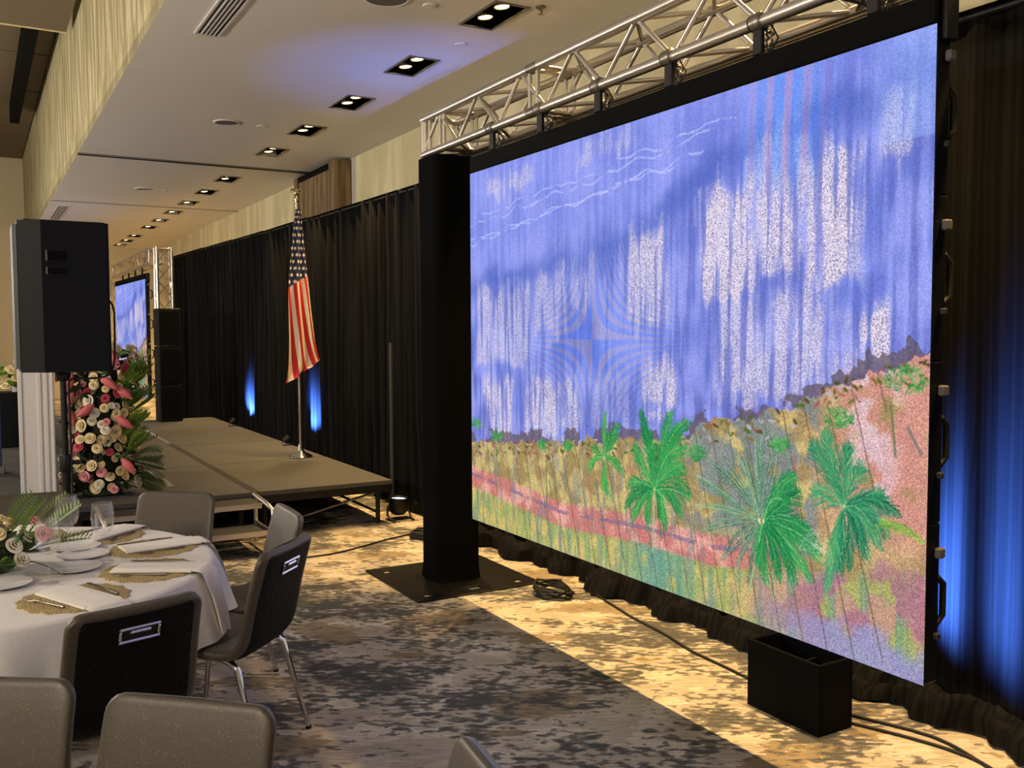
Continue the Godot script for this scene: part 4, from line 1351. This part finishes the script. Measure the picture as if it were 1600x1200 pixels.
func build_left_items() -> void:
	make_flower_meshes()
	# white fluted pillar on the stage
	var p := thing("white_pillar", "white fluted pillar standing behind the big loudspeaker", "pillar", V(0.40, SH0, 8.10))
	part(p, "shaft", MB.new().box(Vector3(0, 0.55, 0), Vector3(0.24, 1.06, 0.24), 0.008), M.white)
	part(p, "plinth", MB.new().box(Vector3(0, 0.012, 0), Vector3(0.28, 0.024, 0.28), 0.004), M.white)
	for x in [-0.115, 0.015, 0.06, 0.105]:
		part(p, "flute", MB.new().box(Vector3(x, 0.55, 0.124), Vector3(0.030 if x < 0.1 else 0.02, 1.0, 0.010), 0.004), M.white)
	part(p, "cap", MB.new().box(Vector3(0, 1.10, 0), Vector3(0.28, 0.04, 0.28), 0.008), M.white)
	# tall floral arrangement
	var t := thing("floral_column", "tall arrangement of cream, pink and red flowers with ferns beside the stage", "flower arrangement", V(0.87, SH0, 8.25))
	part(t, "vase", MB.new().lathe([Vector2(0.0, 0.0), Vector2(0.14, 0.0), Vector2(0.15, 0.02), Vector2(0.10, 0.20), Vector2(0.13, 0.42), Vector2(0.0, 0.42)], 18), M.leaf3)
	part(t, "foliage_core", MB.new().lathe([Vector2(0.0, 0.10), Vector2(0.14, 0.14), Vector2(0.165, 0.35), Vector2(0.165, 0.80), Vector2(0.12, 1.15), Vector2(0.0, 1.22)], 12), M.leaf3)
	var r2 := RandomNumberGenerator.new()
	r2.seed = 21
	for k in 120:
		var y := r2.randf_range(0.03, 1.18)
		var an := r2.randf_range(-0.9, PI + 0.9)
		var d := Vector3(cos(an), r2.randf_range(-0.5, 0.5), sin(an))
		put(t, "leaf", leaf_mesh, [M.leaf3, M.leaf, M.leaf3, M.stem][k % 4], Vector3(cos(an) * 0.15, y, sin(an) * 0.15), d, r2.randf_range(0.09, 0.17), r2.randf() * TAU)
	var used := []
	var tries := 0
	while used.size() < 210 and tries < 9000:
		tries += 1
		var y := r2.randf_range(0.06, 1.22)
		var an := r2.randf_range(-0.5, PI + 0.5)
		var rr := 0.20 + 0.05 * sin(y * 7.0 + an * 2.0) + r2.randf_range(-0.02, 0.05)
		var c := Vector3(cos(an) * rr, y, sin(an) * rr)
		var sz := r2.randf_range(0.030, 0.054)
		var ok := true
		for u in used:
			if c.distance_to(u[0]) < (sz + u[1]) * 0.74:
				ok = false
				break
		if not ok:
			continue
		used.append([c, sz])
		var pick := r2.randf()
		var mt: Material = M.cream if pick < 0.50 else (M.ivory if pick < 0.82 else (M.pink if pick < 0.95 else M.rose))
		if y < 0.40 and r2.randf() < 0.18:
			mt = M.leaf3
		put(t, "rose", rose_mesh, mt, c, Vector3(cos(an) + r2.randf_range(-0.3, 0.3), r2.randf_range(-0.1, 0.6), sin(an) + r2.randf_range(-0.2, 0.3)), sz, r2.randf() * TAU)
	for q in [[-0.24, 1.16, -0.3], [-0.22, 1.02, -0.2], [-0.21, 0.86, -0.5], [0.02, 1.20, 0.7], [-0.02, 0.98, 1.0], [0.09, 0.90, 1.0], [-0.07, 0.76, -1.3], [0.08, 0.66, 1.1], [-0.25, 0.74, 0.2], [0.12, 0.32, 0.6]]:
		var zz := sqrt(maxf(0.29 * 0.29 - q[0] * q[0], 0.01))
		put(t, "pink_plume", spike_mesh, M.plume, Vector3(q[0], q[1], zz), Vector3(q[2] * 0.8, -0.7, 0.25), 0.16, 0.0, 0.75)
	for k in 34:
		var a := r2.randf_range(-0.7, 0.9)
		var y := r2.randf_range(0.35, 1.05)
		put(t, "fern", fern_mesh, M.leaf2 if k % 3 != 0 else M.leaf, Vector3(0.13 + 0.05 * sin(k * 2.1), y - 0.1, 0.08 + 0.06 * cos(k * 1.7)), Vector3(0.50, 0.9 + a * 0.4, 0.25 + a * 0.3), r2.randf_range(0.26, 0.36), r2.randf() * 2.0)
	for k in 6:
		put(t, "fern", fern_mesh, M.stem, Vector3(0.18, 0.30 - k * 0.03, 0.10), Vector3(0.9, 0.15 - k * 0.10, 0.3), 0.30, k * 0.6)
	# blue banner at the left edge, on the stage
	var b := thing("roll_up_banner", "blue roll-up banner on the stage behind the loudspeaker", "banner", V(-0.06, SH0, 10.0))
	part(b, "sheet", MB.new().box(Vector3(0, 0.80, 0), Vector3(0.50, 1.46, 0.012), 0.002), M.banner)
	part(b, "header", MB.new().box(Vector3(0, 1.40, 0.008), Vector3(0.50, 0.30, 0.004)), M.grey)
	part(b, "stripe", MB.new().box(Vector3(0, 1.05, 0.008), Vector3(0.50, 0.22, 0.004)), mat(Color(0.24, 0.36, 0.70), 0.5))
	part(b, "base", MB.new().box(Vector3(0, 0.035, 0), Vector3(0.54, 0.07, 0.18), 0.01), M.grey)
	# far flower bunch on a dark cabinet
	var cab := single("equipment_case", MB.new().box(Vector3(0, 0.32, 0), Vector3(0.5, 0.64, 0.4), 0.012), M.skin_black, "black equipment case on the stage under a bunch of flowers", "case", V(0.42, SH0, 12.4))
	var fb := thing("flower_bunch", "small bunch of cream flowers on the black equipment case", "flower arrangement", V(0.42, SH0 + 0.64, 12.4))
	part(fb, "vase", MB.new().lathe([Vector2(0.0, 0.0), Vector2(0.06, 0.0), Vector2(0.08, 0.10), Vector2(0.0, 0.10)], 12), M.white)
	for k in 22:
		var an := k * 2.4
		var r := 0.16 * sqrt(k / 22.0)
		put(fb, "rose", rose_mesh, M.cream if k % 3 else M.leaf2, Vector3(cos(an) * r - 0.05, 0.16 + 0.10 * sin(k * 1.7), sin(an) * r), Vector3(cos(an) * r * 4.0, 1, sin(an) * r * 4.0 + 0.5), 0.055, k)
	# black drapes on the far wall
	var rows := []
	for y in [2.95, 1.5, 0.03]:
		var row := PackedVector3Array()
		for j in 160:
			var x := -5.0 + 5.4 * j / 159.0
			row.append(Vector3(x, y, 0.05 * sin(x * 24.0)))
		rows.append(row)
	single("far_drape", MB.new().surf(rows, false, 8.0, 1.0), M.drape, "black drape across the far wall behind the stage", "drape", V(0.0, 0, 26.8))

# ------------------------------------------------------------------ chairs
func build_chair() -> Node3D:
	var t := thing("banquet_chair", "", "chair", Vector3.ZERO, 0.0, "")
	# chair faces -z; profile of the padded shell in (z, y)
	var pr := [[-0.235, 0.440], [-0.225, 0.462], [-0.18, 0.470], [-0.08, 0.466], [0.02, 0.455], [0.10, 0.452], [0.155, 0.470], [0.188, 0.515], [0.205, 0.58], [0.222, 0.66], [0.243, 0.74], [0.263, 0.81], [0.276, 0.850], [0.281, 0.868]]
	var cv := Curve2D.new()
	for i in pr.size():
		var a := Vector2(pr[maxi(i - 1, 0)][0], pr[maxi(i - 1, 0)][1])
		var b := Vector2(pr[mini(i + 1, pr.size() - 1)][0], pr[mini(i + 1, pr.size() - 1)][1])
		cv.add_point(Vector2(pr[i][0], pr[i][1]), -(b - a) / 6.0, (b - a) / 6.0)
	var L := cv.get_baked_length()
	var nprof := 40
	var rows := []
	var br := []
	for i in nprof:
		var dl := L * i / (nprof - 1.0)
		if i >= nprof - 10:
			dl = L - 0.10 * pow((nprof - 1 - i) / 9.0, 1.6)
		elif i > 0:
			dl = (L - 0.10) * i / (nprof - 10.0)
		var p := cv.sample_baked(dl, true)
		var tg := (cv.sample_baked(minf(dl + 0.01, L), true) - cv.sample_baked(maxf(dl - 0.01, 0.0), true)).normalized()
		var nr := Vector2(-tg.y, tg.x)  # upward on the seat, forward on the back
		var th := 0.052 - 0.010 * sm(0.35, 0.5, dl)
		var e := L - dl
		var hw := 0.225 - 0.006 * sm(0.4, L, dl)
		if e < 0.055:
			hw -= 0.055 - sqrt(maxf(0.0, 0.055 * 0.055 - pow(0.055 - e, 2.0)))
		if e < 0.018:
			th *= 0.25 + 0.75 * sqrt(maxf(0.0, 1.0 - pow(1.0 - e / 0.018, 2.0)))
		if dl < 0.025:
			th *= 0.4 + 0.6 * sqrt(maxf(0.0, 1.0 - pow(1.0 - dl / 0.025, 2.0)))
			hw -= 0.02 * (1.0 - dl / 0.025)
		var row := PackedVector3Array()
		for k in 24:
			var an := TAU * k / 24.0
			var cx := signf(cos(an)) * pow(absf(cos(an)), 0.28) * hw
			var ct := signf(sin(an)) * pow(absf(sin(an)), 0.55) * th / 2.0
			var dish := -0.012 * (1.0 - pow(cx / hw, 2.0))
			row.append(Vector3(cx, p.y + nr.y * (ct + dish), p.x + nr.x * (ct + dish)))
		rows.append(row)
		if dl > 0.30 and e > 0.010:
			row = PackedVector3Array()
			var bw := hw - 0.016
			for j in 13:
				var q := j / 6.0 - 1.0
				var off := -(th / 2.0 + 0.012 * (1.0 - pow(q * bw / hw, 2.0)) + 0.005 - 0.012 * pow(absf(q), 8.0))
				row.append(Vector3(q * bw, p.y + nr.y * off, p.x + nr.x * off))
			br.append(row)
	var sh := MB.new().surf(rows, true)
	sh.poly(Array(rows[0]), Vector3(0, 0, -1))
	sh.poly(Array(rows[nprof - 1]), Vector3(0, 1, 0.2))
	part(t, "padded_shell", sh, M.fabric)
	# black quilted outer back
	part(t, "quilted_back", MB.new().surf(br), M.quilt)
	# handle plate: ring of four bars round a dark slot
	var hb := Basis(Vector3.RIGHT, 0.24)
	var hc := Vector3(0, 0.775, 0.294)
	var hp := MB.new()
	hp.box(hc + hb * Vector3(0, 0.022, 0), Vector3(0.135, 0.011, 0.010), 0.004, hb)
	hp.box(hc + hb * Vector3(0, -0.022, 0), Vector3(0.135, 0.011, 0.010), 0.004, hb)
	hp.box(hc + hb * Vector3(-0.062, 0, 0), Vector3(0.011, 0.034, 0.010), 0.004, hb)
	hp.box(hc + hb * Vector3(0.062, 0, 0), Vector3(0.011, 0.034, 0.010), 0.004, hb)
	var hd := part(t, "handle_plate", hp, M.chrome)
	part(hd, "slot", MB.new().box(hc + hb * Vector3(0, 0, -0.005), Vector3(0.114, 0.034, 0.008), 0.001, hb), M.rubber)
	part(hd, "grip", MB.new().box(hc + hb * Vector3(0, 0.010, 0.004), Vector3(0.07, 0.012, 0.010), 0.005, hb), M.chrome)
	for s in [-1.0, 1.0]:
		var fl := part(t, "leg", MB.new().tube([Vector3(s * 0.155, 0.428, 0.05), Vector3(s * 0.175, 0.428, -0.10), Vector3(s * 0.185, 0.42, -0.16), Vector3(s * 0.192, 0.385, -0.195), Vector3(s * 0.200, 0.30, -0.212), Vector3(s * 0.215, 0.008, -0.255)], [0.013, 0.013, 0.013, 0.013, 0.0125, 0.010], 10), M.chrome)
		part(fl, "glide", MB.new().tube([Vector3(s * 0.215, 0.012, -0.2545), Vector3(s * 0.2152, 0.0, -0.2555)], 0.013, 8), M.rubber)
		var rl := part(t, "leg", MB.new().tube([Vector3(s * 0.155, 0.420, 0.06), Vector3(s * 0.175, 0.415, 0.12), Vector3(s * 0.185, 0.39, 0.155), Vector3(s * 0.192, 0.32, 0.175), Vector3(s * 0.215, 0.008, 0.255)], [0.013, 0.013, 0.013, 0.0125, 0.010], 10), M.chrome)
		part(rl, "glide", MB.new().tube([Vector3(s * 0.215, 0.012, 0.2537), Vector3(s * 0.2152, 0.0, 0.2555)], 0.013, 8), M.rubber)
	part(t, "cross_bar", MB.new().tube([Vector3(-0.17, 0.424, -0.02), Vector3(0.17, 0.424, -0.02)], 0.010, 8), M.chrome)
	return t

func build_chairs() -> void:
	# [x, depth of the top of the back, facing x, facing depth, label]
	var list := [
		[0.420, 3.10, -0.26, 0.96, "grey banquet chair with its black quilted back and handle turned outward"],
		[1.075, 3.695, -0.72, 0.69, "grey banquet chair seen sideways on the open carpet"],
		[1.295, 4.40, -0.99, 0.02, "grey banquet chair half hidden behind the sideways chair"],
		[0.917, 5.185, -0.62, -0.78, "grey banquet chair in front of the stage steps"],
		[0.215, 5.56, -0.10, -0.99, "grey banquet chair behind the table flowers, below the white pillar"],
		[0.412, 2.215, -0.68, -0.73, "taupe banquet chair with sparkling front, right of its twin at the near table"],
		[0.010, 2.61, -0.55, -0.835, "taupe banquet chair with sparkling front, left of its twin at the near table"],
		[0.845, 1.53, -0.90, 0.15, "banquet chair of which only the top of the backrest shows on the carpet"],
	]
	var src := build_chair()
	for i in list.size():
		var q: Array = list[i]
		var f := Vector2(q[2], q[3]).normalized()
		# node origin: the back's top lies 0.28 behind it
		var x: float = q[0] + f.x * 0.28
		var z: float = q[1] + f.y * 0.28
		var turn := atan2(-f.x, f.y)
		if i == 0:
			src.position = V(x, 0, z)
			src.rotation.y = turn
			src.set_meta("label", q[4])
			src.set_meta("group", "banquet chairs")
		else:
			copy(src, q[4], V(x, 0, z), turn)

# ------------------------------------------------------------------ table
func cloth_mesh(R: float, h: float, drop: float, folds: int, sd: int) -> MB:
	var nz := FastNoiseLite.new()
	nz.seed = sd
	nz.frequency = 1.0
	var m := MB.new()
	var rows := []
	var seg := 180
	var prof := [[0.0, 0.0], [0.4, 0.0], [R - 0.03, 0.0], [R - 0.008, -0.002], [R + 0.004, -0.012], [R + 0.010, -0.05], [R + 0.02, -drop * 0.4], [R + 0.03, -drop * 0.7], [R + 0.04, -drop]]
	for i in prof.size():
		var row := PackedVector3Array()
		for k in seg:
			var an := TAU * k / seg
			var w := 0.0
			if i >= 5:
				var g := (i - 4) / 4.0
				w = g * (0.048 * sin(an * folds + 2.0 * nz.get_noise_1d(an * 1.4)) + 0.03 * nz.get_noise_1d(an * 5.0))
			var y := float(prof[i][1])
			if i == prof.size() - 1:
				y += 0.02 * sin(an * 4.0)
			row.append(Vector3(cos(an) * (prof[i][0] + w), h + y, sin(an) * (prof[i][0] + w)))
		rows.append(row)
	return m.surf(rows, true)

func goblet(label: String, at: Vector3, s: float, tall: bool) -> void:
	var t := thing("water_goblet" if tall else "wine_glass", label, "glass", at, 0.0, "stem glasses on the round table")
	var bowl := [Vector2(0.0, 0.105), Vector2(0.014, 0.107), Vector2(0.030, 0.122), Vector2(0.040, 0.145), Vector2(0.043, 0.175), Vector2(0.040, 0.205), Vector2(0.036, 0.232), Vector2(0.0345, 0.232), Vector2(0.0385, 0.205), Vector2(0.0413, 0.175), Vector2(0.038, 0.147), Vector2(0.028, 0.126), Vector2(0.0, 0.112)]
	var bs := Basis().scaled(Vector3(s, s, s))
	part(t, "bowl", MB.new().lathe(bowl, 22, Vector3.ZERO, bs), M.glass)
	part(t, "stem", MB.new().lathe([Vector2(0.0, 0.108), Vector2(0.008, 0.106), Vector2(0.0042, 0.085), Vector2(0.0042, 0.02), Vector2(0.010, 0.006)], 12, Vector3.ZERO, bs), M.glass)
	part(t, "foot", MB.new().lathe([Vector2(0.0, 0.007), Vector2(0.012, 0.005), Vector2(0.035, 0.002), Vector2(0.036, 0.0), Vector2(0.0, 0.0)], 20, Vector3.ZERO, bs), M.glass)

func build_table() -> void:
	var C := V(0.0, 0, 4.32)
	var H := 0.75
	var seats := [[25.0, "before the chair with the black quilted back"], [61.0, "before the sideways chair"], [97.0, "before the half hidden chair"], [133.0, "before the chair by the steps"], [166.0, "before the chair below the white pillar"]]
	# tables and cloths
	for q in [[C, "round banquet table under a white cloth, laid for a meal", "white tablecloth draped over the laid round table", 0.90, 3], [V(-0.47, 0, 1.22), "round banquet table near the taupe chairs", "white tablecloth beside the taupe sparkling chairs", 0.86, 4]]:
		var t := thing("round_table", q[1], "table", q[0])
		part(t, "tabletop", MB.new().lathe([Vector2(0.0, H - 0.03), Vector2(q[3] - 0.02, H - 0.03), Vector2(q[3] - 0.012, H - 0.02), Vector2(q[3] - 0.02, H - 0.006), Vector2(0.0, H - 0.006)], 40), M.wood)
		for k in 4:
			var an := TAU * k / 4.0 + 0.4
			part(t, "leg", MB.new().tube([Vector3(cos(an) * 0.42, H - 0.03, sin(an) * 0.42), Vector3(cos(an) * 0.48, 0.0, sin(an) * 0.48)], 0.016, 8), M.black_metal)
		single("tablecloth", cloth_mesh(q[3], H, 0.27, 13, q[4]), M.cloth, q[2], "tablecloth", q[0])
	# place settings
	for i in seats.size():
		var an := deg_to_rad(seats[i][0])
		var w: String = seats[i][1]
		var dir := Vector3(sin(an), 0, cos(an))
		var y := H + 0.0005
		var pos := C + dir * 0.675
		pos.y = y
		# placemat: round, scalloped, woven gold
		var mm := MB.new()
		var rows := []
		for f in [[0.0, 0.004], [0.06, 0.006], [0.12, 0.005], [0.165, 0.006], [0.188, 0.004], [0.190, 0.0]]:
			var row := PackedVector3Array()
			for k in 60:
				var a := TAU * k / 60.0
				var r: float = f[0] * (1.0 + (0.035 * cos(a * 15.0) if f[0] > 0.15 else 0.0))
				row.append(Vector3(cos(a) * r, f[1] + 0.0012 * cos(a * 30.0) * (1.0 if f[0] > 0.03 else 0.0), sin(a) * r))
			rows.append(row)
		mm.surf(rows, true)
		single("placemat", mm, M.gold, "round gold woven placemat " + w, "placemat", pos, an, "gold placemats")
		# napkin: folded strip over the mat, hanging down beyond the edge
		var nk := []
		for p in [[-0.135, 0.010], [-0.130, 0.022], [0.0, 0.022], [0.12, 0.021], [0.215, 0.018], [0.236, 0.012], [0.250, -0.010], [0.268, -0.09], [0.288, -0.17], [0.300, -0.25]]:
			var row := PackedVector3Array()
			for k in 7:
				var s := k / 6.0 - 0.5
				row.append(Vector3(s * (0.150 + (0.02 if p[1] < 0.0 else 0.0)), p[1] + (0.0 if absf(s) < 0.45 else -0.006) - (0.03 * s if p[1] < -0.2 else 0.0), p[0] + (0.02 * sin(s * 9.0) if p[1] < -0.05 else 0.0)))
			nk.append(row)
		var np := thing("napkin", "white folded napkin hanging off the table " + w, "napkin", pos, an, "white napkins")
		part(np, "top_fold", MB.new().surf(nk), M.napkin)
		part(np, "under_fold", MB.new().box(Vector3(0, 0.0125, 0.03), Vector3(0.152, 0.010, 0.33), 0.003), M.napkin)
		# cutlery
		var fk := thing("fork", "steel fork on the placemat " + w, "fork", pos + Basis(Vector3.UP, an) * Vector3(-0.112, 0.0075, 0.0), an + 0.12, "forks")
		part(fk, "handle", MB.new().tube([Vector3(0, 0.003, 0.11), Vector3(0, 0.004, 0.05), Vector3(0, 0.006, -0.02), Vector3(0, 0.004, -0.045)], [0.006, 0.005, 0.003, 0.006], 6), M.cutlery)
		for k in 4:
			part(fk, "tine", MB.new().tube([Vector3((k - 1.5) * 0.0055, 0.004, -0.045), Vector3((k - 1.5) * 0.006, 0.003, -0.075), Vector3((k - 1.5) * 0.006, 0.006, -0.10)], [0.002, 0.0018, 0.001], 5), M.cutlery)
		var kn := thing("knife", "steel knife on the placemat " + w, "knife", pos + Basis(Vector3.UP, an) * Vector3(0.115, 0.0075, 0.0), an - 0.10, "knives")
		part(kn, "handle", MB.new().tube([Vector3(0, 0.004, 0.115), Vector3(0, 0.004, 0.06), Vector3(0, 0.004, 0.015)], [0.006, 0.007, 0.005], 6), M.cutlery)
		part(kn, "blade", MB.new().box(Vector3(0, 0.003, -0.055), Vector3(0.016, 0.003, 0.14), 0.001), M.cutlery)
		# plate
		var pr := [0.36, 0.36, 0.385, 0.44, 0.42]
		var pa := [12.0, 64.0, 100.0, 124.0, 152.0]
		var pan := deg_to_rad(pa[i])
		var pp: Vector3 = C + Vector3(sin(pan), 0, cos(pan)) * (0.30 if i == 0 else pr[i])
		pp.y = H + 0.0005
		var pl := thing("bread_plate", "small white plate " + w, "plate", pp, 0.0, "white plates")
		part(pl, "dish", MB.new().lathe([Vector2(0.0, 0.006), Vector2(0.06, 0.006), Vector2(0.075, 0.010), Vector2(0.105, 0.016), Vector2(0.106, 0.014), Vector2(0.075, 0.005), Vector2(0.06, 0.0), Vector2(0.0, 0.0)], 32), M.china)
	# glasses
	goblet("stem glass closest to the chair with the quilted back", V(0.221, H + 0.0005, 3.983), 1.08, true)
	goblet("stem glass between the plates and the half hidden chair", V(0.445, H + 0.0005, 4.239), 1.10, true)
	goblet("stem glass beside the fern centrepiece", V(0.325, H + 0.0005, 4.45), 1.14, false)
	# centrepiece
	var t := thing("table_centrepiece", "low centrepiece of cream roses, a pink rose and ferns on the table", "flower arrangement", V(0.03, H + 0.0005, 4.30))
	part(t, "bowl", MB.new().lathe([Vector2(0.0, 0.0), Vector2(0.07, 0.0), Vector2(0.10, 0.03), Vector2(0.105, 0.07), Vector2(0.0, 0.07)], 20), M.leaf3)
	part(t, "foliage_core", MB.new().lathe([Vector2(0.0, 0.05), Vector2(0.12, 0.06), Vector2(0.12, 0.12), Vector2(0.0, 0.16)], 14), M.leaf3)
	var r2 := RandomNumberGenerator.new()
	r2.seed = 9
	for k in 46:
		var an := k * 2.39996
		put(t, "leaf", leaf_mesh, [M.leaf, M.leaf3, M.leaf2][k % 3], Vector3(cos(an) * 0.08, 0.05 + 0.07 * fposmod(k * 0.37, 1.0), sin(an) * 0.08), Vector3(cos(an), 0.15 + 0.7 * r2.randf(), sin(an)), r2.randf_range(0.07, 0.12), r2.randf() * TAU)
	for q in [[0.115, 0.13, 0.03], [0.02, 0.165, 0.10], [0.075, 0.115, 0.115], [0.10, 0.06, 0.13], [-0.05, 0.15, 0.11], [0.03, 0.20, 0.0], [-0.10, 0.13, 0.04], [-0.03, 0.12, -0.11], [0.06, 0.17, -0.08]]:
		put(t, "rose", rose_mesh, M.ivory if q[1] < 0.14 else M.cream, Vector3(q[0], q[1], q[2]), Vector3(q[0], 0.10, q[2]), 0.036, q[0] * 30.0)
	put(t, "pink_rose", rose_mesh, M.pink, Vector3(0.185, 0.135, 0.02), Vector3(0.3, 0.3, 0.7), 0.036)
	put(t, "pink_rose", rose_mesh, M.pink, Vector3(0.16, 0.17, -0.09), Vector3(0.3, 0.6, 0.3), 0.030)
	for q in [[0.12, 0.10, 0.0, 0.35, 1.0, 0.1, 0.24], [0.15, 0.08, -0.02, 0.55, 0.9, -0.1, 0.24], [0.10, 0.10, 0.04, 0.15, 1.0, 0.15, 0.22], [0.14, 0.08, 0.05, 0.9, 0.5, 0.2, 0.22], [0.11, 0.05, 0.10, 0.8, 0.1, 0.6, 0.18], [0.02, 0.06, 0.13, 0.2, 0.05, 1.0, 0.17], [0.05, 0.1, -0.1, 0.3, 0.7, -0.6, 0.22], [-0.1, 0.1, 0.0, -0.8, 0.7, 0.2, 0.22]]:
		put(t, "fern", fern_mesh, M.leaf2 if q[4] > 0.6 else M.leaf, Vector3(q[0], q[1], q[2]), Vector3(q[3], q[4], q[5]), q[6], q[0] * 12.0)
